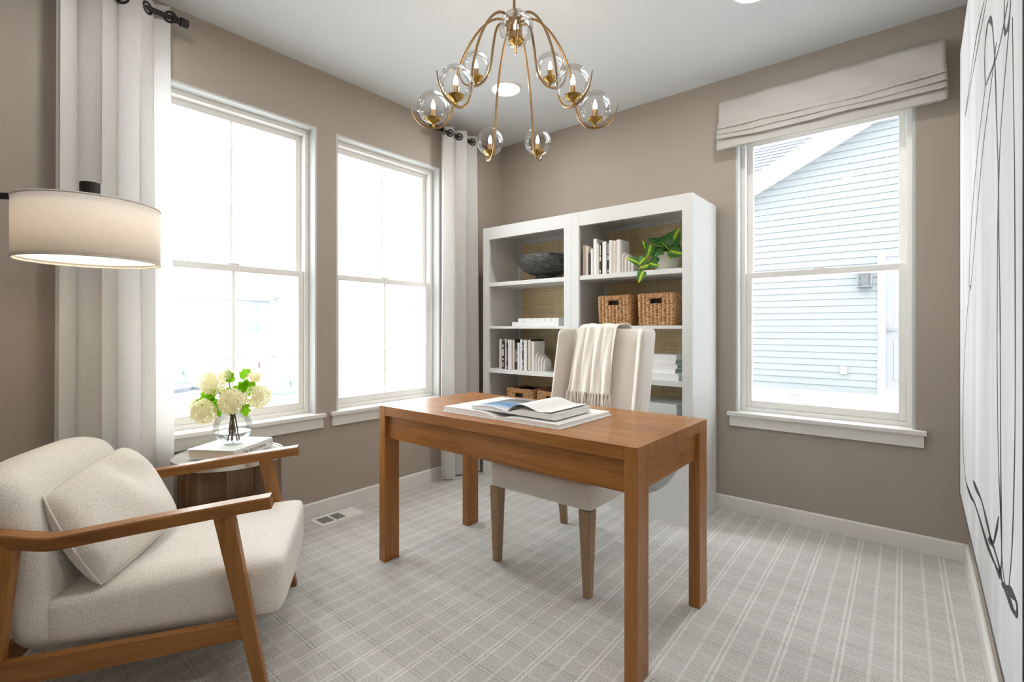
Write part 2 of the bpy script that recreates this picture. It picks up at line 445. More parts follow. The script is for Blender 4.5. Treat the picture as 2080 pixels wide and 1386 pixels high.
# ------------------------------------------------------------------ outside
k = NT('snowy_ground'); nz = k.noise(k.coord(), 1.3, 6, .65)
k.pbr(k.ramp(nz, [(.33, srgb(86, 82, 78)), (.37, srgb(150, 148, 146)), (.40, srgb(196, 196, 198)), (.6, srgb(214, 216, 220))]), .9, normal=k.bump(nz, .5, .1)); m_snow = k.m
m_siding = paint('pale_blue_siding', srgb(100, 104, 105), .6, .012, 3)
m_xtrim = paint('exterior_white_trim', srgb(246, 246, 246), .5, .006, 3)
m_shingle = paint('pale_shingle', srgb(104, 107, 114), .9, .12, 6, 40, .4, .01)
m_xdoor = paint('lavender_grey_door', srgb(102, 102, 107), .5, .02, 4)
m_conc = paint('concrete', srgb(222, 220, 216), .9, .03, 3, 30, .2, .005)
m_util = paint('pale_green_metal', srgb(100, 109, 107), .5, .03, 3)
m_xgrey = paint('grey_metal', srgb(88, 89, 94), .4, .03, 10)
m_red = paint('red_marker', srgb(190, 60, 60), .6, .03, 10)
m_house = paint('far_house_wall', srgb(141, 145, 151), .8, .02, 1)
m_roof = paint('far_roof', srgb(138, 142, 148), .9, .03, 1)
m_xglass = paint('dark_window_glass', srgb(126, 130, 136), .15, .05, 2)

def gz(x, y):
    n = .05*math.sin(x*1.1+y*.7) + .04*math.sin(x*.43-y*1.3) + .02*math.sin(2.7*x+1.9*y)
    t = max(0, min(1, (y-1.2)/4.2)) * max(0, min(1, (x+3.0)/2.0))
    z = -.32 + n
    return z*(1-t) + (.09 + n*.35)*t
bm = NB(); NX, NY = 90, 90
def gp(i, n, a, b, c, p=2.2):   # denser near centre c
    s = i/n*2-1; return c + ((b-c) if s > 0 else (c-a))*math.copysign(abs(s)**p, s)
vg = [[None]*(NY+1) for _ in range(NX+1)]
for i in range(NX+1):
    for j in range(NY+1):
        x = gp(i, NX, -140, 60, -2.5); y = gp(j, NY, -60, 90, 3.0)
        z = gz(x, y)
        if -T-.01 <= x <= WX+T+.3 and YB-T-.3 <= y <= T+.3: z = min(z, -.35)
        z = min(z, -.2) if y < T+.6 else z
        vg[i][j] = bm.verts.new((x, y, z))
for i in range(NX):
    for j in range(NY): bm.faces.new((vg[i][j], vg[i+1][j], vg[i+1][j+1], vg[i][j+1]))
o = obj('ground', bm, m_snow, smooth=True); struct(o)

YN = 6.11; EXP = .1067
nh = thing('neighbour_house', 'pale blue lap-sided house with white gable trim seen through right window', 'house', (0, YN, 0))
rake = lambda x: 3.454 + (x-.549)*.49           # underside of the rake board
DL, DR = 2.432, 3.30                            # door opening
z = .125; nb = 0
base_wall = prism(NB(), [(-4, 0), (8, 0), (8, rake(8)), (-4, rake(-4))], 'y', .03, .3)
obj('sheathing', base_wall, m_siding, nh)
obj('foundation', B(-4, 8, -.02, .03, -.4, .125), m_conc, nh)
def board(x0, x1, z0, z1):
    bm = NB(); zt = z1+.012
    pts = [(0.03, z0), (-.004, z0), (.012, zt), (.03, zt)]
    # clip left end by the rake
    x0b, x0t = x0, x0
    xr0 = (z0-3.454)/.49+.549; xr1 = (zt-3.454)/.49+.549
    x0b = max(x0, xr0); x0t = max(x0, xr1)
    if x0b >= x1-.02: return
    lo = [(x0b, pts[0][0], z0), (x0b, pts[1][0], z0), (x0t, pts[2][0], zt), (x0t, pts[3][0], zt)]
    hi = [(x1, p[0], p[1]) for p in pts]
    a = [bm.verts.new(p) for p in lo]; b = [bm.verts.new(p) for p in hi]
    for i in range(4): bm.faces.new((a[i], a[(i+1) % 4], b[(i+1) % 4], b[i]))
    bm.faces.new(a[::-1]); bm.faces.new(b)
    obj('siding_board', bm, m_siding, nh)
while z < 5.2:
    z1 = z+EXP
    if z1 < 2.33: board(-3.5, 2.337, z, z1); board(DR+.1, 6, z, z1)
    else: board(-3.5, 6, z, z1)
    z = z1
# rake board, soffit and the roof plane behind it
def along(x0, x1, dz0, dz1, y0, y1, mat, name):
    bm = NB(); hexa(bm, [(x0, y0, rake(x0)+dz0), (x1, y0, rake(x1)+dz0), (x1, y1, rake(x1)+dz0), (x0, y1, rake(x0)+dz0)],
                    [(x0, y0, rake(x0)+dz1), (x1, y0, rake(x1)+dz1), (x1, y1, rake(x1)+dz1), (x0, y1, rake(x0)+dz1)]); return obj(name, bm, mat, nh)
along(-4, 5.5, .02, .22, -.30, -.27, m_xtrim, 'rake_board')
along(-4, 5.5, .0, .02, -.30, .03, m_xtrim, 'soffit')
along(-4, 5.5, .22, .25, -.32, 4.5, m_shingle, 'gable_roof')
rf = obj('rear_roof', hexa(NB(), [(-7, .4, 2.9), (4, .4, 2.9), (4, 5.5, 6.4), (-7, 5.5, 6.4)], [(-7, .4, 2.95), (4, .4, 2.95), (4, 5.5, 6.45), (-7, 5.5, 6.45)]), m_shingle, nh)
for i in range(26):
    t0, t1 = i/26, (i+1)/26
    y0, z0 = .4+5.1*t0, 2.95+3.5*t0; y1, z1 = .4+5.1*t1, 2.95+3.5*t1
    obj('shingle_course', hexa(NB(), [(-7, y0-.03, z0), (4, y0-.03, z0), (4, y1, z1), (-7, y1, z1)], [(-7, y0-.03, z0+.03), (4, y0-.03, z0+.03), (4, y1, z1+.004), (-7, y1, z1+.004)]), m_shingle, rf)
# door
tr = B(2.337, DL, -.03, .03, .10, 2.33, .003); box(tr, DR, DR+.1, -.03, .03, .10, 2.33, .003); box(tr, DL, DR, -.03, .03, 2.242, 2.33, .003); box(tr, DL, DR, -.06, .03, .10, .215, .003)
obj('door_trim', tr, m_xtrim, nh)
dr = obj('door', B(DL, DR, .0, .03, .215, 2.242), m_xdoor, nh)
fr = B(2.545, 2.585, -.012, 0, 1.165, 2.12, .003); box(fr, 3.15, 3.19, -.012, 0, 1.165, 2.12, .003); box(fr, 2.585, 3.15, -.012, 0, 1.165, 1.215, .003); box(fr, 2.585, 3.15, -.012, 0, 2.07, 2.12, .003)
obj('window_frame', fr, m_xtrim, dr); obj('window_pane', B(2.585, 3.15, -.006, 0, 1.215, 2.07), m_xglass, dr)
for a, b in ((2.53, 2.84), (2.89, 3.2)): obj('door_panel', B(a, b, -.008, 0, .36, 1.0, .006), m_xdoor, dr)
hd = lathe(NB(), [(0, 0), (.026, 0), (.026, .012), (.012, .016), (.012, .05), (0, .05)], 16)
bmesh.ops.transform(hd, matrix=Matrix.Translation((2.475, 0, 1.12)) @ Matrix.Rotation(R(90), 4, 'X'), verts=hd.verts); box(hd, 2.468, 2.58, -.055, -.042, 1.112, 1.128, .003)
obj('door_handle', hd, m_xgrey, dr, True)
db = lathe(NB(), [(0, 0), (.03, 0), (.028, .014), (0, .016)], 16); bmesh.ops.transform(db, matrix=Matrix.Translation((2.48, 0, 1.269)) @ Matrix.Rotation(R(90), 4, 'X'), verts=db.verts)
obj('deadbolt', db, m_xtrim, dr, True)
lt = B(2.13, 2.225, -.018, 0, 1.79, 2.06, .002); ln = obj('wall_lantern', lt, m_xgrey, nh)
cg = NB()
for xx in (2.085, 2.262):
    for yy in (-.17, -.03): box(cg, xx, xx+.012, yy, yy+.012, 1.80, 2.06)
box(cg, 2.08, 2.279, -.175, -.01, 2.05, 2.07); box(cg, 2.08, 2.279, -.175, -.01, 1.785, 1.80)
obj('lantern_cage', cg, m_xgrey, ln); obj('lantern_glass', B(2.11, 2.25, -.145, -.04, 1.80, 2.04), m_glass, ln)
obj('outlet_cover', B(1.862, 1.945, -.06, 0, .43, .54, .006), m_xtrim, nh)
o = obj('walkway', B(1.75, 3.6, 3.2, 6.0, .03, .135, .01), m_conc); struct(o)

for (x, y, s, lb) in ((-8.4, 2.05, .95, 'pale green utility box on snow beyond the flower vase'), (-12.2, 1.05, 1.1, 'pale green utility box on snow beside the left curtain')):
    u = thing('utility_box', lb, 'utility box', (x, y, gz(x, y)-.02), .35, 'utility boxes on the snow')
    obj('cabinet', rbox(.27*s, .25*s, .3*s, .05, 6, None, (0, 0, .3*s)), m_util, u, True); obj('pad', B(-.34*s, .34*s, -.32*s, .32*s, -.05, .03, .01), m_conc, u)
    obj('latch', B(.265*s, .285*s, -.03, .03, .26*s, .36*s, .004), m_xgrey, u)
u = thing('marker_post', 'thin white utility marker post with red top in the snow', 'post', (-8.9, 1.75, gz(-8.9, 1.75)-.02))
obj('stake', B(-.03, .03, -.012, .012, 0, .62, .004), m_xtrim, u); obj('red_cap', B(-.035, .035, -.017, .017, .62, .76, .006), m_red, u); obj('warning_plate', B(-.04, .04, -.02, -.012, .34, .5, .003), m_xgrey, u)
m_asph = paint('wet_asphalt', srgb(78, 82, 90), .6, .1, 3)
def kerb(pts, wd):
    bm = NB(); prev = None; P = [Vector(p) for p in pts]; Q = []
    for i in range(len(P)-1): Q += [P[i].lerp(P[i+1], j/6) for j in range(6)]
    Q.append(P[-1]); n = len(Q)
    for i, p in enumerate(Q):
        t_ = (Q[min(i+1, n-1)]-Q[max(i-1, 0)]).normalized(); nn = Vector((-t_.y, t_.x)); hw = wd*(.5+.35*math.sin(i*.9))
        r_ = []
        for sd in (-1, 1):
            q = p+nn*hw*sd; r_.append((q.x, q.y, gz(q.x, q.y)))
        z_ = max(r_[0][2], r_[1][2])
        vs = [bm.verts.new((r_[0][0], r_[0][1], z_-.1)), bm.verts.new((r_[0][0], r_[0][1], z_+.07)), bm.verts.new((r_[1][0], r_[1][1], z_+.07)), bm.verts.new((r_[1][0], r_[1][1], z_-.1))]
        if prev:
            for j in range(3): bm.faces.new((prev[j], prev[j+1], vs[j+1], vs[j]))
        prev = vs
    return struct(obj('kerb', bm, m_asph))
kerb([(-16, 0.5), (-19.7, 3.9), (-21.7, 5.8), (-23.7, 9.0), (-27.3, 11.9), (-34, 16)], .30)
kerb([(-9.3, 1.7), (-10.8, 2.7), (-11.9, 3.5), (-12.4, 4.1), (-13.8, 6.2)], .12)
kerb([(-9.2, -.4), (-9.6, .25), (-9.9, .7), (-9.7, 1.1)], .14)
def far_house(x, y, w_, d_, h_, rz, lb):
    t = thing('distant_house', lb, 'house', (x, y, gz(x, y)-.1), rz, 'distant houses across the snow')
    obj('wall', B(-w_/2, w_/2, -d_/2, d_/2, 0, h_), m_house, t)
    obj('roof', prism(NB(), [(-d_/2-.4, h_), (d_/2+.4, h_), (0, h_+d_*.36)], 'x', -w_/2-.3, w_/2+.3), m_roof, t)
    for i in range(4):
        xx = -w_/2 + w_*(i+.5)/4
        for zz in (1.0, 3.8):
            wd = obj('window', B(xx-.6, xx+.6, -d_/2-.06, -d_/2, zz, zz+1.4), m_house, t); obj('window_pane', B(xx-.5, xx+.5, -d_/2-.08, -d_/2-.05, zz+.1, zz+1.3), m_xglass, wd)
far_house(-62, 34, 13, 9, 5.6, R(70), 'faint two-storey house nearest the window frame edge')
far_house(-74, 22, 15, 9, 5.4, R(80), 'faint wide house behind the flower vase')
far_house(-70, 62, 14, 9, 5.4, R(60), 'faint house seen through the narrower left-wall window')

# ------------------------------------------------------------------ curtains and rods
def curtain(name, y0, y1, nfold, ph, label, rodz=2.632, x0=.095, amp=.042):
    t = thing(name, label, 'curtain', (x0, (y0+y1)/2, 0), 0, 'curtain panels beside the left-wall windows')
    L = (y1-y0); top = rodz+.05
    def fx(u, z):
        s = u*nfold*2*PI+ph
        a = amp*(1+.25*math.sin(u*5+ph)) * (1.0-.10*z/top)
        return a*math.sin(s + .25*math.sin(z*1.7+u*6)) + .010*math.sin(3*u*nfold+z*.8)
    def fn(u, v):
        z = .012 + v*(top-.012); spread = 1.0 + .06*(1-v)
        yy = (u-.5)*L*spread + .012*math.sin(2*(u*nfold*2*PI+ph))
        return (fx(u, z), yy, z)
    obj('panel', surf(fn, 110, 48), m_curtain, t, True, 80)
    def hm(z0, z1):
        def f(u, v):
            z = z0+v*(z1-z0); p = fn(u, (z-.012)/(top-.012)); return (p[0]+.003, p[1], z)
        return f
    obj('header_band', surf(hm(top-.11, top), 110, 3), m_curtain, t, True, 80)
    obj('bottom_hem', surf(hm(.012, .11), 110, 3), m_curtain, t, True, 80)
    # grommets where the cloth crosses the rod line
    kk = 0; prev = None
    for i in range(601):
        u = i/600; x = fn(u, (rodz-.012)/(top-.012))
        if prev and prev[0]*x[0] <= 0:
            p = fn(u+.004, (rodz-.012)/(top-.012)); d = Vector((p[0]-x[0], p[1]-x[1], 0)).normalized(); nrm = Vector((-d.y, d.x, 0))
            ring = [Vector((x[0], x[1], rodz)) + (d*math.cos(a)+Vector((0, 0, 1))*math.sin(a))*.024 for a in [2*PI*q/20 for q in range(20)]]
            obj('grommet', tube(NB(), ring, .0065, 8, True), m_black, t, True)
        prev = x
    return t
curtain('curtain', -2.935, -2.53, 3.0, .6, 'floor-length sheer white curtain behind the lamp shade and armchair')
curtain('curtain', -.80, -.36, 3.5, 2.2, 'floor-length sheer white curtain between the window and bookcase')
def rod(y0, y1, fin_y, label, rodz=2.632):
    t = thing('curtain_rod', label, 'curtain rod', (.095, (y0+y1)/2, rodz), 0, 'short black curtain rods'); cy = (y0+y1)/2
    obj('pole', tube(NB(), [(0, y0-cy, 0), (0, y1-cy, 0)], .0125, 14), m_black, t, True)
    sgn = 1 if fin_y > cy else -1; e = fin_y-cy
    f = lathe(NB(), [(0, -.008), (.018, -.008), (.018, .006), (.014, .010), (.014, .018), (.021, .022), (.021, .05), (.017, .056), (0, .056)], 20)
    bmesh.ops.transform(f, matrix=Matrix.Translation((0, e, 0)) @ Matrix.Rotation(-sgn*R(90), 4, 'X'), verts=f.verts); obj('finial', f, m_black, t, True)
    for by in (y0-cy+.03 if sgn > 0 else y1-cy-.03,):
        b = tube(NB(), [(0, by, 0), (-.081, by, 0)], .007, 10); box(b, -.095, -.087, by-.02, by+.02, -.035, .035, .002); obj('bracket', b, m_black, t, True)
rod(-3.02, -2.50, -2.50, 'black curtain rod with cap finial at the photo\'s top left')
rod(-.83, -.30, -.83, 'black curtain rod with ball finial beside the bookcase corner')

# ------------------------------------------------------------------ roman shade
t = thing('roman_shade', 'pale linen roman shade raised above the right window', 'window shade', (2.406, 0, 2.43))
def shade_part(name, z0, z1, y0, y1, sag, bow, wx0=-.5385, wx1=.5385):
    def f(u, v):
        x = wx0+(wx1-wx0)*u; e = (2*u-1)**2; z = z1+(z0-z1)*v
        zz = z - sag*(1-e)*v + .004*math.sin(u*9+z0*40)*v
        return (x, y0+(y1-y0)*v - bow*math.sin(PI*v) + .004*math.sin(u*23+z*30)*(1-v*.5), zz)
    o = obj(name, surf(f, 60, 8), m_shadefab, t, True, 80); solid(o, .004); return o
obj('headrail', B(-.53, .53, -.048, -.001, .085, .135, .003), m_trim, t)
shade_part('flat_panel', -.010, .146, -.054, -.072, .0, .004)
shade_part('fold', -.030, .02, -.060, -.085, .012, .004, -.541, .541)
shade_part('fold', -.066, -.010, -.062, -.090, .014, .004, -.543, .543)
shade_part('fold', -.100, -.045, -.064, -.094, .012, .004, -.545, .545)
shade_part('bottom_panel', -.162, -.085, -.066, -.080, .004, .003, -.547, .547)
obj('backing', B(-.53, .53, -.050, -.046, -.155, .10), m_shadefab, t)

# ------------------------------------------------------------------ ceiling cans
def can(x, y, label):
    t = thing('recessed_light', label, 'ceiling light', (x, y, H), 0, 'recessed ceiling lights')
    obj('trim_ring', lathe(NB(), [(.068, -.002), (.070, -.006), (.094, -.010), (.098, -.006), (.098, 0)], 40), m_vinyl, t, True)
    bm = NB(); bmesh.ops.create_circle(bm, cap_ends=True, radius=.068, segments=32)
    for v in bm.verts: v.co.z = -.004
    obj('lens', bm, m_can, t)
can(.731, -.795, 'round recessed ceiling light seen between the chandelier arms')
can(2.252, -.79, 'round recessed ceiling light at the top edge of the photo')
can(.731, -2.75, 'added unseen recessed ceiling light above the armchair'); can(2.252, -2.75, 'added unseen recessed ceiling light above the viewpoint')  # rear pair is out of view, added as fill for the room

# ------------------------------------------------------------------ chandelier
CHX, CHY = 1.404, -1.530
ch = thing('chandelier', 'brass chandelier with nine clear glass globes hanging above the desk', 'chandelier', (CHX, CHY, H))
hz = 2.545-H
obj('canopy', lathe(NB(), [(0, 0), (.065, 0), (.065, -.012), (.055, -.022), (0, -.022)], 32), m_brass, ch, True)
obj('stem', tube(NB(), [(0, 0, -.02), (0, 0, hz+.03)], .0065, 12), m_brass, ch, True)
obj('hub', lathe(NB(), [(0, .045), (.012, .045), (.014, .03), (.034, .028), (.036, .02), (.036, -.035), (.032, -.04), (.010, -.042), (.010, -.06), (.005, -.068), (0, -.07)], 28, (0, 0, hz)), m_brass, ch, True)
def bez(P, n=12):
    out = []
    for i in range(n+1):
        t_ = i/n; a = (1-t_)**3; b = 3*t_*(1-t_)**2; c = 3*t_*t_*(1-t_); d = t_**3
        out.append(tuple(a*P[0][j]+b*P[1][j]+c*P[2][j]+d*P[3][j] for j in range(2)))
    return out
def arm_path(rr, zc, hub_z):
    # in (radius, z) plane: leaves hub, arches down, sweeps under the globe, ends in a pointed tip outside
    q = .096; zb = zc-.093
    p1 = bez([(.03, hub_z), (.115 if rr > .3 else .10, hub_z+.075), (rr-q-.01, zc+.26 if rr > .3 else zc+.12), (rr-q+.004, zc+.055)])
    p2 = bez([(rr-q+.004, zc+.055), (rr-q+.012, zc-.045), (rr-.055, zb), (rr, zb)])
    p3 = bez([(rr, zb), (rr+.056, zb), (rr+q-.004, zc-.055), (rr+q+.006, zc+.012)])
    return p1+p2[1:]+p3[1:]
def globe_mesh(r, n=28, m=18):
    prof = []
    for i in range(m+1):
        a = -PI/2+.36 + (PI-.36)*i/m; prof.append((r*math.cos(a) if i < m else 0, r*math.sin(a)))
    return lathe(NB(), prof, n)
view = R(90+39.656)     # azimuth of the viewing direction
protos = {}
def light_arm(az, rr, zc):
    zc -= H
    ca, sa = math.cos(az), math.sin(az)
    pp = arm_path(rr, zc, hz+.012 if rr > .3 else hz+.004)
    n = len(pp); rad = [.0058 if i < n-8 else .0058-.0042*(i-(n-8))/7 for i in range(n)]
    arm = obj('arm', tube(NB(), [(p[0]*ca, p[0]*sa, p[1]) for p in pp], rad, 8), m_brass, ch, True)
    b = (rr*ca, rr*sa, zc)
    if not protos:
        protos['cup'] = obj('cup', lathe(NB(), [(0, -.092), (.007, -.092), (.008, -.080), (.006, -.074), (.012, -.070), (.028, -.061), (.034, -.053), (.034, -.050), (.026, -.051), (0, -.053)], 24), m_brass2, ch, True)
        protos['tube'] = obj('candle_tube', lathe(NB(), [(0, -.056), (.0125, -.056), (.0125, -.012), (.010, -.010), (0, -.010)], 16), m_brass, ch, True)
        protos['bulb'] = obj('bulb', lathe(NB(), [(0, -.012), (.006, -.010), (.0095, .002), (.0085, .014), (.004, .028), (0, .036)], 14), m_bulb, ch, True)
        protos['globe'] = obj('globe', globe_mesh(.0712), m_globe, ch, True, 80)
        for o in protos.values(): o.location = b
    else:
        for o in protos.values(): inst(o, ch, b)
D2 = 2*PI
for dg_ in (40, -40, 80, -80, 160, -160): light_arm(view + PI + R(dg_), .3685, 2.141)
for dg_ in (0, 120, -120): light_arm(view + PI + R(dg_+2), .207, 2.409)

# ------------------------------------------------------------------ bookcases
def bookcase(x0, w_, label, scoop=True):
    t = thing('bookcase', label, 'bookcase', (x0, -.455, 0), 0, 'pair of white bookcases'); d = .43; h = 1.93; sw = .06
    for a in (0, w_-sw): obj('stile', B(a, a+sw, 0, .022, 0, h, .0015), m_case, t)
    obj('top_rail', B(sw, w_-sw, .0015, .022, h-.093, h, .001), m_case, t)
    for a in (.0, w_-.022): obj('side_panel', B(a, a+.022, .022, d, 0, h-.012, .001), m_case, t)
    obj('top_board', B(0, w_, .022, d, h-.012, h, .001), m_case, t)
    obj('inner_top', B(.022, w_-.022, .022, d-.01, h-.045, h-.03), m_case, t)
    for z_, th in ((1.503, .030), (1.166, .020), (.838, .032), (.50, .025)): obj('shelf', B(.0225, w_-.0225, .006, d-.02, z_-th, z_, .0015), m_case, t)
    obj('bottom_board', B(.0225, w_-.0225, .023, d-.02, .06, .08), m_case, t)
    obj('back_panel', B(.05, w_-.05, d-.012, d-.006, .08, h-.05), m_cane, t)
    bf = B(.022, .052, d-.02, d, .06, h-.03); box(bf, w_-.052, w_-.022, d-.02, d, .06, h-.03); box(bf, .052, w_-.052, d-.02, d, h-.075, h-.03); box(bf, .052, w_-.052, d-.006, d, .06, h-.075)
    obj('back_frame', bf, m_case, t)
    obj('bin_back', B(.0225, w_-.0225, .30, .312, .08, .475), m_case, t)
    # scooped bin front
    iw = w_-2*sw; pts = [(sw, .0), (w_-sw, .0)]
    N = 28
    for i in range(N+1):
        u = 1-2*i/N; e = abs(u)
        zz = .115 + .335*(1-math.sqrt(max(0, 1-e**2.0)))
        pts.append((w_/2 + u*iw/2, zz))
    obj('scooped_bin_front', prism(NB(), pts, 'y', .002, .022), m_case, t)
    pz = NB()
    for xx in (.0225, w_-.0225):
        for zz in (.68, .74, 1.02, 1.08, 1.34, 1.40, 1.66, 1.72):
            box(pz, xx-.0015, xx+.0015, .38, .386, zz, zz+.006)
    o = obj('shelf_pin', pz, m_xgrey, t); o['kind'] = 'stuff'
    return t
bookcase(.205, .817, 'white bookcase nearer the curtain holding the dark bowl')
bookcase(1.0225, .8195, 'white bookcase nearer the right window holding the potted plant')

# ---- books
def vbook(x0, x1, yf, z0, h, d, kind, label, group, marks=()):
    """upright book, spine or page edge towards -y"""
    cx_ = (x0+x1)/2; t = thing('book', label, 'book', (cx_, yf, z0), 0, group); a = (x1-x0)/2-.0004
    cov, front = {'w': (m_coverw, 's'), 'c': (m_coverc, 's'), 'k': (m_coverk, 's'), 'g': (m_coverg, 's'), 'kp': (m_coverk, 'p'), 'wp': (m_coverw, 'p'), 'cp': (m_coverc, 'p')}[kind]
    ct = .0022
    cb = B(-a, -a+ct, 0, d, 0, h, .0006); box(cb, a-ct, a, 0, d, 0, h, .0006)
    if front == 's': box(cb, -a+ct, a-ct, -.001, ct, 0, h)
    else: box(cb, -a+ct, a-ct, d-ct, d, 0, h)
    obj('cover', cb, cov, t)
    obj('pages', B(-a+ct, a-ct, ct+.001 if front == 's' else .003, d-.003 if front == 's' else d-ct-.001, .003, h-.003), m_pageb if kind[0] != 'w' else m_pagew, t)
    for (za, zb, f) in marks: obj('title_print', B(-a*f, a*f, -.0018, -.001, h*za, h*zb), m_print if kind[0] == 'k' else m_printk, t)
    return t
G3 = 'upright books on the lower left shelf'
z3 = .838; yf = -.41
bx = .334
row = [(.031, .228, 'c', 'cream book at the left end of the lower shelf row', ()),
       (.027, .210, 'k', 'black spine book with large white letters, leftmost dark one', ((.08, .24, .3), (.32, .38, .5), (.48, .72, .55), (.78, .9, .5))),
       (.021, .230, 'c', 'cream book between two dark spines near row\'s left end', ()),
       (.013, .200, 'k', 'thin dark spine book second from the left among the dark ones', ((.04, .1, .6), (.3, .8, .3))),
       (.021, .224, 'w', 'white book left of a plain white twin', ()), (.022, .224, 'w', 'white book beside the cream book with thin dark cover', ()),
       (.032, .226, 'kp', 'cream page edges in a thin dark cover, mid row', ()),
       (.027, .204, 'k', 'dark grey spine book with tall white lettering', ()),
       (.022, .204, 'w', 'short white book right of the lettered grey spine', ()), (.023, .228, 'w', 'tall white book left of a thin dark lettered spine', ()),
       (.016, .200, 'k', 'thin dark spine book with white print near row\'s right end', ((.04, .2, .45), (.25, .4, .45), (.75, .82, .6), (.86, .93, .6))),
       (.033, .222, 'w', 'thick white book beside the black-edged book', ()),
       (.038, .228, 'kp', 'cream page edges framed by a black cover, next to bookend', ())]
for w_, h_, kd, lb, mk in row:
    w_ *= .93
    t = vbook(bx, bx+w_, yf+random.uniform(-.004, .006), z3, h_, .155, kd, lb, G3, mk)
    if 'tall white lettering' in lb:
        text_obj('title_print', 'JESTED', .03, m_print, t, Matrix.Translation((0, -.0015, .105)) @ Matrix.Rotation(R(90), 4, 'Y') @ Matrix.Rotation(R(90), 4, 'X') @ Matrix.Rotation(R(180), 4, 'Z') if False else Matrix(((0, 0, 1, 0), (0, 0, 0, 0), (0, 0, 0, 0), (0, 0, 0, 1))) if False else Matrix.Translation((0, -.0015, .105)) @ Matrix(((0, -1, 0, 0), (0, 0, -1, 0), (1, 0, 0, 0), (0, 0, 0, 1))))
    bx += w_+.0006
BE1 = bx+.001
G1 = 'upright books on the upper right shelf'
bx = 1.089; z1s = 1.503
row = [(.040, .205, 'c', 'cream book at the left end of the plant shelf', ()), (.024, .196, 'c', 'thin tan book second from left on the plant shelf', ()), (.018, .150, 'k', 'short dark book on the plant shelf', ()),
       (.025, .176, 'w', 'short white book left of the tallest white one', ()), (.035, .240, 'w', 'tallest white book on the plant shelf', ()), (.026, .205, 'c', 'cream book left of a black spine with white letters', ()),
       (.024, .210, 'k', 'first black spine with white print on the plant shelf', ((.05, .14, .5), (.42, .56, .6), (.6, .92, .35))), (.024, .212, 'w', 'white book right of the first black spine', ()), (.022, .212, 'w', 'thin white book left of the second black spine', ()),
       (.024, .216, 'k', 'second black spine with white print on the plant shelf', ((.05, .14, .5), (.42, .56, .6), (.6, .92, .35))), (.024, .216, 'w', 'white book right of the second black spine', ()), (.014, .214, 'c', 'very thin cream book near the plant shelf bookend', ()), (.028, .210, 'c', 'cream book against the plant shelf bookend', ())]
for w_, h_, kd, lb, mk in row:
    w_ *= .75
    vbook(bx, bx+w_, yf-.012+random.uniform(-.004, .006), z1s, h_, .155, kd, lb, G1, mk); bx += w_+.0006
BE2 = bx+.001

def bookend(x, y, z, label):
    t = thing('bookend', label, 'bookend', (x, y, z), 0, 'white arched bookends')
    obj('slab', B(0, .028, 0, .13, 0, .215, .0015), m_plaster, t)
    hs = (.140, .124, .108, .092)
    for i, h_ in enumerate(hs):
        r_ = .058-.0055*i; pts = [(.065-r_, 0), (.065+r_, 0)] + [(.065+r_*math.cos(a), h_-r_+r_*math.sin(a)) for a in [PI*q/14 for q in range(15)]]
        obj('arch', prism(NB(), pts, 'x', .028+.020*i, .028+.020*(i+1)-.002, .003), m_plaster, t, True)
bookend(BE1, -.41, z3, 'white stepped arch bookend on the lower shelf by the desk chair')
bookend(BE2, -.425, z1s, 'white stepped arch bookend beside the trailing plant')

def flat_book(x, y, z, w_, d_, h_, rz, cov, pg, label, group, split=False):
    t = thing('book', label, 'book', (x, y, z), rz, group)
    c_ = B(-w_/2, w_/2, -d_/2, d_/2, 0, .0025, .0006); box(c_, -w_/2, w_/2, -d_/2, d_/2, h_-.0025, h_, .0006); box(c_, -w_/2, w_/2, -d_/2, -d_/2+.003, .0025, h_-.0025)
    obj('cover', c_, cov, t)
    obj('pages', B(-w_/2+.003, w_/2-.003, -d_/2+.003, d_/2-.004, .0025, h_-.0025), pg, t)
    if split:
        for i in range(1, 6): obj('spine_band', B(-w_/2+i*w_/6-.001, -w_/2+i*w_/6+.001, -d_/2-.0006, -d_/2, .002, h_-.002), m_printk, t)
    return t
GS = 'books lying flat on the left bookcase'
flat_book(.695, -.30, 1.166, .42, .27, .030, 0, m_coverw, m_pagew, 'lower white book lying flat under another on left bookcase', GS)
flat_book(.715, -.295, 1.196, .36, .26, .027, R(1), m_coverw, m_pagew, 'banded white book lying on top of a flat white book', GS, True)
GT = 'white books stacked behind the desk chair'
zz = .838
for (w_, d_, h_, rz, lb) in ((.30, .25, .040, 0, 'widest white book at the bottom of the stack right of desk chair'), (.25, .18, .028, -.06, 'white book second from the bottom of stack right of desk chair'), (.245, .18, .026, .05, 'white book at the middle of stack right of desk chair'), (.24, .17, .026, -.03, 'grey-edged white book second from the top of stack'), (.235, .165, .030, .02, 'thick white book topping the stack right of desk chair')):
    flat_book(1.60, -.30, zz, w_, d_, h_, rz, m_coverw, m_coverg if h_ < .03 else m_pagew, lb, GT); zz += h_
t = thing('storage_box', 'white lidded storage box on the bookcase behind the desk', 'box', (1.57, -.29, .50))
obj('box_body', B(-.16, .16, -.12, .12, 0, .15, .003), m_case, t); obj('lid', B(-.164, .164, -.124, .124, .135, .195, .003), m_case, t)

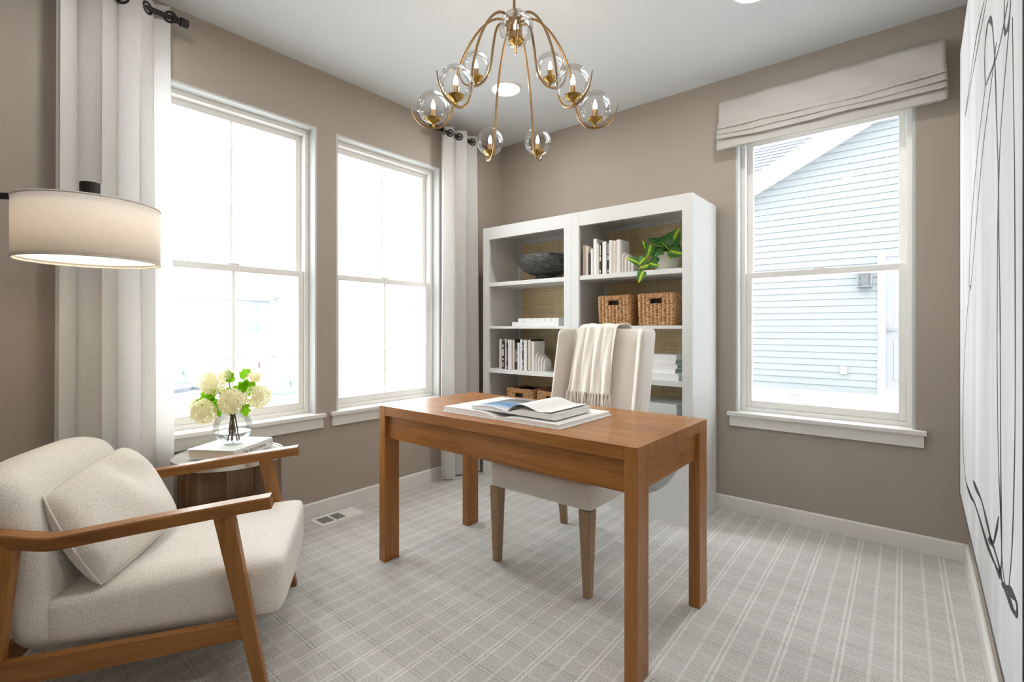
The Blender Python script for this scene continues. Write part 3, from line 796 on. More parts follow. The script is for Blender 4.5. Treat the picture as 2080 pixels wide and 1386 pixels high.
# ---- bowl
t = thing('pedestal_bowl', 'dark carved footed bowl on the left bookcase\'s top shelf', 'bowl', (.66, -.25, 1.503))
obj('bowl_body', lathe(NB(), [(0, .045), (.075, .046), (.12, .055), (.165, .078), (.195, .106), (.208, .135), (.206, .160), (.196, .184), (.190, .190), (.181, .186), (.190, .15), (.18, .12), (.12, .08), (0, .07)], 48), m_bowl, t, True, 60)
obj('foot', lathe(NB(), [(0, 0), (.088, 0), (.09, .008), (.076, .03), (.07, .05), (.078, .056), (0, .056)], 40), m_bowl, t, True)
for a in (-20, 160):
    hl = tube(NB(), [(.205*math.cos(R(a)), .205*math.sin(R(a)), .135), (.222*math.cos(R(a)), .222*math.sin(R(a)), .135)], .018, 14); obj('knob', hl, m_coverk, t, True)

# ---- baskets
def basket_mesh(w_, d_, h_):
    """woven walls: every strand crossing is a raised knot on the wall"""
    bm = NB()
    per = []; N = 40
    cols = 2*(round(w_/.025)+round(d_/.025)); rows = round(h_/.0165)
    P = 2*(w_+d_); nu, nv = cols*5, rows*4
    rr = .022
    def perim(s):
        s %= P
        if s < w_: return Vector((-w_/2+s, -d_/2, 0)), Vector((0, -1, 0))
        s -= w_
        if s < d_: return Vector((w_/2, -d_/2+s, 0)), Vector((1, 0, 0))
        s -= d_
        if s < w_: return Vector((w_/2-s, d_/2, 0)), Vector((0, 1, 0))
        s -= w_
        return Vector((-w_/2, d_/2-s, 0)), Vector((-1, 0, 0))
    hole = lambda s, z: (abs(((s) % P) - w_/2) < .038 and h_-.058 < z < h_-.026)
    g = []
    for i in range(nu):
        c_ = []
        s = P*i/nu; p, nrm = perim(s)
        p0, n0 = perim(s-.01); p1, n1 = perim(s+.01); nn = (n0+n1+nrm).normalized()
        p = (p0+p1)/2*.5+p*.5
        for j in range(nv+1):
            z = h_*j/nv; a = i/nu*cols; b = j/nv*rows
            ia = math.floor(a); ofs = .5 if ia % 2 else 0
            kx = math.sin(PI*(a-ia)); kz = abs(math.sin(PI*(b+ofs+ .25*(a-ia))))
            hgt = .0105*kx**.7*kz**.7
            tp = .008*(1-z/h_)
            if j == 0: tp += .006
            c_.append(bm.verts.new(p + nn*(hgt-tp) + Vector((0, 0, z))))
        g.append(c_)
    for i in range(nu):
        for j in range(nv):
            s = P*(i+.5)/nu; z = h_*(j+.5)/nv
            if hole(s, z): continue
            bm.faces.new((g[i][j], g[(i+1) % nu][j], g[(i+1) % nu][j+1], g[i][j+1]))
    return bm
def basket(x, y, z, w_, d_, h_, rz, label, protos_=[]):
    t = thing('woven_basket', label, 'basket', (x, y, z), rz, 'woven seagrass baskets')
    obj('woven_body', basket_mesh(w_, d_, h_), m_basket, t, True, 60)
    rp = []
    for (sx_, sy_) in ((-1, -1), (1, -1), (1, 1), (-1, 1)):
        rp.append((sx_*(w_/2-.008), sy_*(d_/2-.008), h_))
    pts = []
    for i in range(4):
        a, b = Vector(rp[i]), Vector(rp[(i+1) % 4]); L = (b-a).length; n = int(L/.008)
        for q in range(n): pts.append(a.lerp(b, q/n)+Vector((0, 0, .0025*math.sin(q*2.1))))
    obj('rim', tube(NB(), pts, .0075, 8, True), m_basket, t, True)
    hw = NB()
    for q in range(15): 
        xx = -.042+.084*q/14
        tube(hw, [(xx+.006*math.cos(a)*0, -d_/2-.001+.009*math.cos(a), h_-.012+.013*math.sin(a)) for a in [2*PI*m_/10 for m_ in range(10)]], .0032, 5, True)
    obj('handle_wrap', hw, m_basket, t, True)
    fr_ = NB(); tube(fr_, [(-.04, -d_/2-.001, h_-.024), (-.04, -d_/2-.001, h_-.06), (.04, -d_/2-.001, h_-.06), (.04, -d_/2-.001, h_-.024)], .004, 6); obj('handle_edge', fr_, m_basket, t, True)
    obj('inner_lining', lin(w_-.02, d_-.02, h_-.004), m_basketdark, t)
    return t
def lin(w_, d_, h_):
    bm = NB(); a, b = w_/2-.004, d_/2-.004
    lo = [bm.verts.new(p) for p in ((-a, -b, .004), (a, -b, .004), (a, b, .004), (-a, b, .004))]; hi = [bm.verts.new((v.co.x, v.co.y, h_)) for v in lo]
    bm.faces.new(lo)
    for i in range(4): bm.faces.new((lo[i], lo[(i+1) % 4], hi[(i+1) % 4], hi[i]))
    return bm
basket(1.318, -.285, 1.166, .225, .25, .19, 0, 'woven basket left of its twin below the plant')
basket(1.605, -.285, 1.166, .235, .25, .192, 0, 'woven basket right of its twin below the plant')
basket(.535, -.285, .50, .245, .25, .19, 0, 'woven basket on the left bookcase above the desk\'s back edge')
basket(.82, -.285, .50, .235, .25, .188, 0, 'woven basket partly behind the desk chair')

# ---- plant
k = NT('variegated_leaf'); sp_ = k.n('ShaderNodeSeparateXYZ'); k.l(k.coord('Object'), sp_.inputs[0])
nz = k.noise(k.coord('Object'), 45, 3)
dx_ = k.math('ADD', k.math('ABSOLUTE', sp_.outputs[0]), k.math('MULTIPLY', k.math('SUBTRACT', nz, .5), .016))
k.pbr(k.mix(k.maprange(dx_, .004, .012, 1, 0), srgb(62, 122, 44), srgb(196, 218, 60)), .35, normal=k.bump(nz, .1, .001)); m_leaf1 = k.m
k = NT('green_leaf'); sp_ = k.n('ShaderNodeSeparateXYZ'); k.l(k.coord('Object'), sp_.inputs[0]); nz = k.noise(k.coord('Object'), 45, 3)
dx_ = k.math('ADD', k.math('ABSOLUTE', sp_.outputs[0]), k.math('MULTIPLY', k.math('SUBTRACT', nz, .5), .010))
k.pbr(k.mix(k.maprange(dx_, .0005, .006, .8, 0), srgb(52, 112, 48), srgb(140, 178, 84)), .35); m_leaf2 = k.m
def leaf_mesh(L, W, mat, droop=.25, name='leaf'):
    bm = NB(); n = 8
    outline = [(0, 0), (.30, -.02), (.47, .10), (.5, .28), (.44, .48), (.32, .66), (.17, .84), (0, 1.0)]
    prev = None
    for (hx, t_) in outline:
        z = -droop*L*t_*t_; y = L*t_
        c_ = bm.verts.new((0, y if hx else y+ (.05*L if t_ == 0 else 0), z)); a = bm.verts.new((-hx*W, y, z+.16*hx*W)); b = bm.verts.new((hx*W, y, z+.16*hx*W))
        if prev:
            try:
                bm.faces.new((prev[1], prev[0], c_, a)); bm.faces.new((prev[0], prev[2], b, c_))
            except ValueError: pass
        prev = (c_, a, b)
    bmesh.ops.remove_doubles(bm, verts=bm.verts, dist=1e-5)
    me = bpy.data.meshes.new(name)
    bmesh.ops.recalc_face_normals(bm, faces=bm.faces); bm.to_mesh(me); bm.free()
    for p in me.polygons: p.use_smooth = True
    me.materials.append(mat); return me
PX, PY, PZ = 1.614, -.27, 1.503
pl = thing('potted_plant', 'trailing variegated plant in a white pot on top right shelf', 'plant', (PX, PY, PZ))
obj('pot', lathe(NB(), [(0, 0), (.063, 0), (.065, .004), (.078, .09), (.0825, .118), (.079, .118), (.075, .10), (0, .10)], 36), m_pot, pl, True)
obj('soil', lathe(NB(), [(0, .106), (.05, .105), (.0745, .101)], 24), m_soil, pl, True)
lm1 = leaf_mesh(.100, .076, m_leaf1); lm2 = leaf_mesh(.106, .080, m_leaf2); lm3 = leaf_mesh(.085, .060, m_leaf1, .5)
def leaf(parent, p, az, pitch, roll, me, s=1.0):
    o = bpy.data.objects.new('leaf', me); C.objects.link(o); o.parent = parent; o.location = p
    o.rotation_euler = (Matrix.Rotation(az, 4, 'Z') @ Matrix.Rotation(pitch, 4, 'X') @ Matrix.Rotation(roll, 4, 'Y')).to_euler(); o.scale = (s, s, s); return o
rnd = random.Random(11)
# (tip position rel. pot, azimuth deg (0=+y), pitch deg, roll, mesh)
RVp = Vector((.770, .638, 0)); FVp = Vector((-.638, .770, 0))
def leaf_dir(parent, base, tip, b0, b1, roll, me, L0, grow=1.12):
    """leaf from base to tip given as (right, up) in metres in the plane facing the room, b = depth towards the back"""
    p0 = RVp*base[0] + Vector((0, 0, base[1])) + FVp*b0; p1 = RVp*tip[0] + Vector((0, 0, tip[1])) + FVp*b1
    d_ = (p1-p0); L = d_.length; d_.normalize()
    n_ = -FVp + Vector((0, 0, .35)); n_ = (n_ - d_*n_.dot(d_)).normalized(); x_ = d_.cross(n_).normalized()
    M_ = Matrix((x_, d_, n_)).transposed().to_4x4() @ Matrix.Rotation(roll, 4, 'Y')
    o = bpy.data.objects.new('leaf', me); C.objects.link(o); o.parent = parent; o.location = p0; o.rotation_euler = M_.to_euler(); f_ = L/L0*grow; o.scale = (f_, f_, f_)
    return p0
LZ = [((.100, .150), (.148, .238), -.02, -.05, .2, 1), ((.070, .140), (.096, .222), -.03, -.04, -.2, 2), ((.040, .155), (-.032, .190), -.02, -.03, .3, 2), ((-.030, .142), (-.050, .068), -.05, -.08, -.5, 1), ((-.066, .118), (-.074, .164), -.05, -.06, .4, 1),
      ((-.062, .066), (-.104, .030), -.05, -.08, .3, 1), ((.006, .068), (-.030, .020), -.06, -.08, -.3, 2), ((-.042, .025), (.010, -.012+.022), -.07, -.09, .3, 1), ((-.042, .016), (-.090, .004), -.06, -.10, -.2, 3), ((.078, .096), (.158, .082), -.09, -.10, .35, 1),
      ((.072, .092), (.086, .056), -.09, -.10, 0, 3), ((-.118, .022), (-.184, .058), -.10, -.12, .3, 1), ((.055, .130), (.018, .144), -.04, -.05, .5, 1), ((.120, .135), (.160, .160), -.02, .0, 0, 2), ((.060, .110), (.020, .112), -.05, -.07, -.4, 2),
      ((.040, .100), (-.010, .080), -.06, -.08, .4, 2), ((.085, .110), (.110, .170), .0, .01, .3, 2), ((.060, .120), (.060, .190), .01, .03, -.4, 2), ((.110, .105), (.165, .120), -.04, -.05, -.5, 2), ((.02, .12), (-.03, .15), .01, .02, .2, 2), ((.09, .10), (.05, .16), -.05, -.06, .6, 1), ((.10, .12), (.135, .185), .0, .02, -.2, 2),
      ((.012, .10), (-.045, .105), -.03, -.05, -.6, 2), ((.13, .11), (.15, .20), -.01, .0, .3, 1), ((.03, .14), (.065, .205), -.02, -.02, .1, 2)]
for i, (ba, ti, b0, b1, ro, kd) in enumerate(LZ):
    me, L0 = {1: (lm1, .100), 2: (lm2, .106), 3: (lm3, .085)}[kd]
    q = leaf_dir(pl, (ba[0]-.085, ba[1]+.022), (ti[0]-.085, ti[1]+.022), b0, b1, ro, me, L0)
    s0 = Vector((q.x*.15, q.y*.15, .104)); m_ = s0.lerp(q, .5) + Vector((0, 0, .05 if ba[1] < .12 else .01))
    obj('stem', tube(NB(), [s0.lerp(m_, t_/5).lerp(m_.lerp(q, t_/5), t_/5) for t_ in range(6)], .0015, 5), m_stemg, pl, True)
q = leaf_dir(pl, (-.190, -.012), (-.222, -.076), -.155, -.17, .3, lm1, .100, 1.0)
obj('stem', tube(NB(), [(-.03, -.02, .105), (-.045, -.06, .15), (-.06, -.13, .12), (q.x*.8, q.y*.95, .05), tuple(q)], .0018, 6), m_stemg, pl, True)

# ------------------------------------------------------------------ desk
DX0, DX1, DY0, DY1, DH = .782, 2.155, -1.826, -1.163, .768
dk = thing('desk', 'honey oak desk with square legs in the middle of the room', 'desk', ((DX0+DX1)/2, (DY0+DY1)/2, 0))
hx_, hy_ = (DX1-DX0)/2, (DY1-DY0)/2; lx, ly = .046, .086
top = NB(); th = .046
prism(top, [(-hx_+lx+.002, -hy_), (hx_-lx-.0006, -hy_), (hx_-lx-.0006, -hy_+ly+.0006), (hx_, -hy_+ly+.0006), (hx_, hy_-ly-.002), (hx_-lx-.002, hy_-ly-.002), (hx_-lx-.002, hy_), (-hx_+lx+.002, hy_), (-hx_+lx+.002, hy_-ly-.002), (-hx_, hy_-ly-.002), (-hx_, -hy_+ly+.002), (-hx_+lx+.002, -hy_+ly+.002)], 'z', DH-th, DH, .0012)
obj('tabletop', top, m_desk_x, dk)
for sx_ in (-1, 1):
    for sy_ in (-1, 1):
        xa, xb = sorted((sx_*hx_, sx_*(hx_-lx))); ya, yb = sorted((sy_*hy_, sy_*(hy_-ly)))
        obj('leg', B(xa, xb, ya, yb, 0, DH, .0018), m_desk_z, dk)
ai = .018; az_ = DH-.158
obj('front_apron', B(-hx_+lx, hx_-lx, -hy_+ai, -hy_+ai+.022, az_, DH-th, .001), m_desk_x, dk); obj('back_apron', B(-hx_+lx, hx_-lx, hy_-ai-.022, hy_-ai, az_, DH-th, .001), m_desk_x, dk)
obj('side_apron', B(-hx_+ai, -hx_+ai+.022, -hy_+ly, hy_-ly, az_, DH-th, .001), m_desk_y, dk); obj('side_apron', B(hx_-ai-.022, hx_-ai, -hy_+ly, hy_-ly, az_, DH-th, .001), m_desk_y, dk)

# ---- open books on the desk
def page_half(sgn, w_, d_, fn_top, fn_bot, n=18):
    bm = NB(); m = 3
    def col(i):
        u = i/n; x = sgn*w_*u; return x, fn_bot(u), fn_top(u)
    T_, B_ = [], []
    for i in range(n+1):
        x, zb, zt = col(i)
        T_.append([bm.verts.new((x, d_*j/m, zt)) for j in range(m+1)]); B_.append([bm.verts.new((x, d_*j/m, zb)) for j in range(m+1)])
    for i in range(n):
        for j in range(m):
            bm.faces.new((T_[i][j], T_[i+1][j], T_[i+1][j+1], T_[i][j+1])); bm.faces.new((B_[i][j], B_[i][j+1], B_[i+1][j+1], B_[i+1][j]))
        for j in (0, m):
            bm.faces.new((T_[i][j], B_[i][j], B_[i+1][j], T_[i+1][j]))
    for i in (0, n):
        for j in range(m): bm.faces.new((T_[i][j], T_[i][j+1], B_[i][j+1], B_[i][j]))
    return bm
k = NT('photo_page')       # printed photograph: sky, sea and dark rock bands
co = k.coord('Object'); sp_ = k.n('ShaderNodeSeparateXYZ'); k.l(co, sp_.inputs[0])
nz = k.noise(co, 12, 5, .6); v_ = k.math('ADD', sp_.outputs[1], k.math('MULTIPLY', nz, .12))
pc = k.ramp(k.maprange(v_, .04, .36, 0, 1, False), [(.0, srgb(225, 228, 232)), (.22, srgb(196, 206, 220)), (.34, srgb(86, 138, 186)), (.5, srgb(120, 160, 196)), (.62, srgb(150, 150, 150)), (.8, srgb(84, 84, 84)), (1, srgb(190, 196, 200))])
k.pbr(pc, .35); m_photo = k.m
bk = thing('open_book', 'large white open book lying under a smaller open book on desk', 'book', (1.49, -1.748, DH))
D1 = .40
obj('cover', B(-.332, -.004, -.004, D1+.004, 0, .003, .001), m_coverw, bk); obj('cover', B(.004, .318, -.004, D1+.004, 0, .003, .001), m_coverw, bk)
ease = lambda u: 1-(1-u)**3
obj('page_block', page_half(-1, .322, D1, lambda u: .004+.023*min(1, ease(u*2.2) if u < .4545 else 1)-.002*u, lambda u: .0032), m_pagew, bk, True, 50)
obj('page_block', page_half(1, .308, D1, lambda u: .004+.016*min(1, ease(u*2.2) if u < .4545 else 1)-.003*u, lambda u: .0032), m_pagew, bk, True, 50)
obj('spine', tube(NB(), [(0, -.004, .005), (0, D1+.004, .005)], .006, 10), m_coverw, bk, True)
bk = thing('open_book', 'smaller open book with a blank raised page resting on the larger one', 'book', (1.523, -1.722, DH+.0275), R(1.5))
D1 = .285
obj('cover', page_half(-1, .205, D1, lambda u: .0025, lambda u: .0005), m_coverw, bk, True, 50); obj('cover', page_half(1, .238, D1, lambda u: .0025-.004*u, lambda u: .0005-.004*u), m_coverw, bk, True, 50)
obj('page_block', page_half(-1, .20, D1, lambda u: .003+.020*math.sin(min(1, u*1.5)*PI*.5)*(1-.62*u), lambda u: .0026), m_pagew, bk, True, 50)
obj('page_block', page_half(1, .232, D1, lambda u: .003+.022*math.sin(min(1, u*2.6)*PI*.5)*(1-.25*u), lambda u: .0026-.004*u), m_pagew, bk, True, 50)
obj('photo_page', page_half(-1, .198, D1-.004, lambda u: .0042+.024*math.sin(min(1, u*1.4)*PI*.5)*(1-.66*u), lambda u: .0036+.024*math.sin(min(1, u*1.4)*PI*.5)*(1-.66*u)), m_photo, bk, True, 50)
obj('raised_page', page_half(1, .222, D1-.004, lambda u: .0062+.046*math.sin(min(1, u*1.35)*PI)**.8*(1-u)+.0215*u, lambda u: .0055+.046*math.sin(min(1, u*1.35)*PI)**.8*(1-u)+.0215*u), m_pagew, bk, True, 50)

# ------------------------------------------------------------------ desk chair
cc = 1.4975
dc = thing('desk_chair', 'cream upholstered wingback chair tucked behind the desk', 'chair', (cc, -1.17, 0))
oy = -1.17
ft = lambda p: (p[0], p[1], p[2] + (.018*(1-(p[0]/.29)**2)*(1-(p[1]/.27)**2) if p[2] > 0 else 0))
obj('seat', rbox(.288, .30, .062, .022, 9, ft, (0, -.02, .434)), m_linen, dc, True, 60)
obj('leg', hexa(NB(), [(-.285+.004, -.300, 0), (-.285+.040, -.300, 0), (-.285+.040, -.268, 0), (-.285+.004, -.268, 0)], [(-.285, -.316, .375), (-.285+.056, -.316, .375), (-.285+.056, -.262, .375), (-.285, -.262, .375)], .002), m_leg, dc)
obj('leg', hexa(NB(), [(.240, -.304, 0), (.272, -.304, 0), (.272, -.272, 0), (.240, -.272, 0)], [(.226, -.318, .375), (.284, -.318, .375), (.284, -.264, .375), (.226, -.264, .375)], .002), m_leg, dc)
for s_ in (-1, 1):
    sh_ = -.042 if s_ > 0 else 0
    a, b = sorted((s_*.255+sh_, s_*.287+sh_)); a2, b2 = sorted((s_*.222+sh_*.5, s_*.268+sh_*.5))
    obj('leg', hexa(NB(), [(a, .306, 0), (b, .306, 0), (b, .338, 0), (a, .338, 0)], [(a2, .215, .375), (b2, .215, .375), (b2, .265, .375), (a2, .265, .375)], .002), m_leg, dc)
lean = lambda z: (z-1.147)*.2 
YI = -.845-oy    # inner face at the top
# centre panel
def backfn(p):
    x, y, z = p; zz = z; 
    y2 = y + lean(zz+.785)*1.0
    bul = .020*(1-(x/.21)**2) if y < 0 else .012*(1-(x/.24)**2)*-1
    return (x, y2 - bul*1.0, z)
obj('backrest', rbox(.235, .048, .362, .03, 10, backfn, (0, YI+.048, .785)), m_linen, dc, True, 60)
def wing(s_):
    prof = [(.188, .015), (.200, -.008), (.238, -.070), (.246, -.078), (.256, -.079), (.264, -.070), (.266, -.050), (.264, .050), (.258, .085), (.246, .094), (.190, .094)]
    bm = NB(); rings = []; n = 22
    for i in range(n+1):
        z = .40 + (1.147-.40)*(1-(1-i/n)**2.2); e = max(0, (z-1.147+.035)/.035); q = 1-math.sqrt(max(0, 1-e*e))
        flare = 1.0; ring = []
        cxm = .222; cym = .01
        for (x, y) in prof:
            sh = 1-.35*q
            grow = 1.0 + .25*max(0, (.75-z))       # wings deepen towards the seat
            yy = y*grow if y < 0 else y
            ring.append(bm.verts.new((s_*((x-cxm)*(1-.25*q)+cxm), YI + lean(z) + (yy-cym)*sh+cym, z)))
        rings.append(ring)
    m = len(prof)
    for a, b in zip(rings, rings[1:]):
        for j in range(m): bm.faces.new((a[j], a[(j+1) % m], b[(j+1) % m], b[j]))
    bm.faces.new(rings[0]); bm.faces.new(rings[-1])
    return bm
for s_ in (-1, 1): obj('wing', wing(s_), m_linen, dc, True, 55)
# seams on the outer wing faces
for s_ in (-1, 1):
    obj('piping', tube(NB(), [(s_*.2655, YI+lean(z)-.048, z) for z in [.42+.035*i for i in range(20)]], .0022, 6), m_linen, dc, True)

# ---- throw blanket over the chair back
tb = thing('throw_blanket', 'cream fringed throw draped over the desk chair back', 'blanket', (cc, -.80, 1.147))
TX = -.018
def throw_path(v):
    """arc length param along the drape: rear hem -> over top -> front hem; returns (y,z) relative"""
    yi = lambda z: (-.845 + (z-1.147)*.2) - (-.80)      # front face y at height z (relative to root)
    rear, front = .30, .355
    L = rear + .12 + front; s = v*L
    if s < rear: z = 1.147-rear+s; return (yi(z)+.125, z-1.147+.0)
    s -= rear
    if s < .12:
        a = PI*s/.12; return (yi(1.147)+.0475-.002 + .077*math.cos(a), .026*math.sin(a)**.7 if a > 0 and a < PI else 0)
    s -= .12
    z = 1.147-s; return (yi(z)-.030, z-1.147)
def throw_fn(u, v):
    y, z = throw_path(v)
    fr_ = max(0, v-.5)*2
    wd = .115 + .014*fr_
    x = TX + (u-.5)*2*wd - .030*fr_ + .006*math.sin(v*7)
    fold = (.012*math.sin(u*13+.9*math.sin(v*4)) + .004*math.sin(u*29+1.3+v*3)) * (.25+.75*min(1, abs(v-.46)*3))
    out = -1 if v > .47 else (1 if v < .36 else 0)
    return (x, y + out*(.006+abs(fold)*.9), z + (.004*math.sin(u*14) if .36 < v < .47 else 0))
th_ = obj('cloth', surf(throw_fn, 60, 60), m_throw, tb, True, 80); solid(th_, .004)
for q in range(17):
    u = q/16; p = Vector(throw_fn(u, 1.0)); bm = NB()
    for e in range(7):
        dx = rnd.uniform(-.010, .010); dx2 = dx+rnd.uniform(-.014, .014); L = rnd.uniform(.075, .105); oy_ = rnd.uniform(-.008, .004)
        tube(bm, [p+Vector((0, 0, .012)), p+Vector((dx*.3, oy_, -.014)), p+Vector((dx, oy_-.004, -L*.5)), p+Vector((dx2, oy_-.012*rnd.random(), -L))], [.0035, .0030, .0022, .0012], 5)
    obj('tassel', bm, m_throw, tb, True)

# ------------------------------------------------------------------ armchair
ac = thing('armchair', 'low wood-framed armchair with cream boucle seat in left foreground', 'armchair', (.978, -2.389, 0), R(-33.63))
def arm(s_):
    path = [(.004, .604), (-.10, .594), (-.25, .578), (-.40, .561), (-.50, .549), (-.545, .5445), (-.585, .5465), (-.66, .559), (-.76, .575), (-.82, .588)]
    bm = NB(); rings = []
    # smooth the polyline
    P = []
    for i in range(len(path)-1):
        p0 = path[max(i-1, 0)]; p1 = path[i]; p2 = path[i+1]; p3 = path[min(i+2, len(path)-1)]
        for q in range(4):
            t_ = q/4; P.append(tuple(.5*((2*p1[j])+(-p0[j]+p2[j])*t_+(2*p0[j]-5*p1[j]+4*p2[j]-p3[j])*t_*t_+(-p0[j]+3*p1[j]-3*p2[j]+p3[j])*t_**3) for j in range(2)))
    P.append(path[-1])
    for i, (u, z) in enumerate(P):
        f = min(1, max(0, (u+.62)/.62))
        w_ = .027; h_ = .0182; xo = s_*(.340 - .020*max(0, (-.55-u)/.27))
        ch_ = .006
        u0 = u
        pr = [(-w_, -h_), (w_, -h_), (w_, h_-.004), (w_-.004, h_), (-w_+.004, h_), (-w_, h_-.004)]
        rings.append([bm.verts.new((xo+a, u0 + (.006 if (i == 0 and b < 0) else 0), z+b)) for a, b in pr])
    m = 6
    for a, b in zip(rings, rings[1:]):
        for j in range(m): bm.faces.new((a[j], a[(j+1) % m], b[(j+1) % m], b[j]))
    bm.faces.new(rings[0]); bm.faces.new(rings[-1]); return bm
for s_ in (-1, 1):
    obj('arm', arm(s_), m_arm, ac, True, 30)
    xo = s_*.340; w_ = .019
    def legq(ut, ub, tw, bw, zt): return hexa(NB(), [(xo-w_*.8, ub-bw, 0), (xo+w_*.8, ub-bw, 0), (xo+w_*.8, ub+bw, 0), (xo-w_*.8, ub+bw, 0)], [(xo-w_, ut-tw, zt), (xo+w_, ut-tw, zt), (xo+w_, ut+tw, zt), (xo-w_, ut+tw, zt)], .003)
    obj('leg', legq(-.128, -.018, .028, .018, .582), m_armz, ac)
    obj('leg', legq(-.672, -.718, .034, .024, .552), m_armz, ac)
    obj('side_rail', hexa(NB(), [(xo-.014, -.725, .150), (xo+.014, -.725, .150), (xo+.014, -.05, .186), (xo-.014, -.05, .186)], [(xo-.014, -.715, .222), (xo+.014, -.715, .222), (xo+.014, -.06, .240), (xo-.014, -.06, .240)], .003), m_arm, ac)
obj('front_rail', B(-.326, .326, -.085, -.060, .165, .215, .003), m_armx, ac); obj('rear_rail', B(-.326, .326, -.72, -.695, .165, .225, .003), m_armx, ac)
obj('back_slat', B(-.318, .318, -.80, -.775, .50, .56, .004), m_armx, ac)
def seatfn(p):
    x, y, z = p
    if z > 0: z += .022*(1-(x/.31)**2)*(1-(y/.33)**2)
    z -= .02*(-y/.32) if z > 0 else 0
    y += .010*(1-(x/.31)**2) if y > 0 else 0
    return (x, y, z)
obj('seat_cushion', rbox(.308, .318, .083, .035, 12, seatfn, (0, -.285, .300)), m_boucle, ac, True, 60)
pts = [(.304, .0, .362), (.304, -.15, .357), (.304, -.3, .350), (.304, -.45, .343), (.304, -.585, .337)]
obj('seam', tube(NB(), pts, .0025, 6), m_boucle, ac, True); obj('seam', tube(NB(), [(-a, b, c_) for a, b, c_ in pts], .0025, 6), m_boucle, ac, True)
def bkfn(p):
    x, y, z = p; t_ = (z+.275)/.55
    z -= .050*abs(x/.305)**4*max(0, t_-.3)
    y += -.02*(1-(x/.305)**2) if y > 0 else 0
    return (x, y - .26*(z+.11), z)
obj('back_cushion', rbox(.305, .082, .275, .07, 12, bkfn, (0, -.648, .470)), m_boucle, ac, True, 60)

# ---- pillow on the armchair (corner points in the chair's own axes)
pw = thing('throw_pillow', 'cream boucle pillow leaning in the wood-framed armchair', 'pillow', (.978, -2.389, 0), R(-33.63))
A_, B_, C__, D_ = Vector((-.185, -.605, .688)), Vector((.222, -.640, .640)), Vector((.286, -.468, .382)), Vector((-.095, -.390, .448))
nrm = ((B_-A_).cross(D_-A_)).normalized()
if nrm.y < 0: nrm = -nrm
def pil(side):
    def f(u, v):
        p = A_.lerp(B_, u).lerp(D_.lerp(C__, u), v)
        e = (max(0, 1-(2*u-1)**2)*max(0, 1-(2*v-1)**2))**.42
        # edges bow inwards between corners
        c_ = (A_+B_+C__+D_)/4; bow = -.075*((1-(2*u-1)**2)*((2*v-1)**4) + (1-(2*v-1)**2)*((2*u-1)**4))
        p = p.lerp(c_, bow)
        wr = .008*math.sin(11*u+4*v)*e + .009*math.sin(5*v-7*u+1)*e + .006*math.sin(17*v+3*u)*e*max(0, v-.5) - .010*math.exp(-((u-.42)/.10)**2)*(1-v)*e*2
        return p + nrm*side*(.098*e+wr*(1 if side > 0 else .2))
    return f
bm = surf(pil(1), 40, 34); surf(pil(-1), 40, 34, bm); bmesh.ops.remove_doubles(bm, verts=bm.verts, dist=.0008)
obj('pillow_body', bm, m_boucle, pw, True, 80)
ed = [pil(0)(i/24, 0) for i in range(24)] + [pil(0)(1, i/20) for i in range(20)] + [pil(0)(1-i/24, 1) for i in range(24)] + [pil(0)(0, 1-i/20) for i in range(20)]
obj('piping', tube(NB(), ed, .0032, 6, True), m_boucle, pw, True)

# ------------------------------------------------------------------ side table, book, vase, flowers
TXc, TYc, TR, TZ = .283, -2.326, .236, .55
k = NT('polished_pale_tray'); nz = k.noise(k.coord(), 4, 4); k.pbr(k.mix(nz, srgb(206, 202, 196), srgb(222, 219, 214)), .12, .35); m_tray = k.m
st = thing('side_table', 'dark faceted wood drum side table between armchair and window', 'table', (TXc, TYc, 0))
NF = 12
pan = NB()
for i in range(NF):
    a0, a1 = 2*PI*i/NF+.1, 2*PI*(i+1)/NF+.1; bmp = NB(); r0 = TR-.010; pr = []
    for q in range(5):
        a = a0+(a1-a0)*(q/4)*.985; rr = r0 - .010*math.sin(PI*q/4)
        pr.append((rr*math.cos(a), rr*math.sin(a)))
    for q in range(4, -1, -1):
        a = a0+(a1-a0)*(q/4)*.985; pr.append(((r0-.03)*math.cos(a), (r0-.03)*math.sin(a)))
    obj('drum_stave', prism(bmp, pr, 'z', .012, TZ-.030), m_drum, st, True, 30)
pan.free()
obj('base_ring', lathe(NB(), [(0, 0), (TR-.03, 0), (TR-.03, .012), (0, .012)], 40), m_black, st)
obj('tray_top', lathe(NB(), [(0, TZ-.030), (TR-.002, TZ-.030), (TR, TZ-.028), (TR, TZ), (TR-.002, TZ+.001), (TR-.006, TZ), (TR-.007, TZ-.006), (0, TZ-.006)], 64), m_tray, st, True, 35)
# book: corners measured on the table
tbz = TZ+.0015
bkr = math.atan2(-2.128+2.371, .317-.471)       # direction of the spine edge
tbk = thing('book', 'thick white hardcover book under the glass vase on side table', 'book', (.289, -2.318, tbz), bkr)
w_, d_, h_ = .285, .235, .044       # local x along the spine, spine on local -y? (faces the camera side)
def tbook():
    c_ = B(-w_/2, w_/2, -d_/2, d_/2, 0, .003, .001); box(c_, -w_/2, w_/2, -d_/2, d_/2, h_-.003, h_, .001)
    box(c_, -w_/2, w_/2, -d_/2, -d_/2+.004, .003, h_-.003); return c_
obj('cover', tbook(), m_coverw, tbk); obj('pages', B(-w_/2+.004, w_/2-.004, -d_/2+.004, d_/2-.005, .003, h_-.003), m_pageb, tbk)
VX, VY, VZ = .297, -2.318, tbz+h_
va = thing('vase', 'round clear glass vase half filled with water on white book', 'vase', (VX, VY, VZ))
vr = .084; prof = [(0, .004), (.034, 0), (.040, .001)]
for i in range(3, 27):
    a = -PI/2 + PI*i/30*1.03
    prof.append((vr*math.cos(a), .080+vr*math.sin(a)))
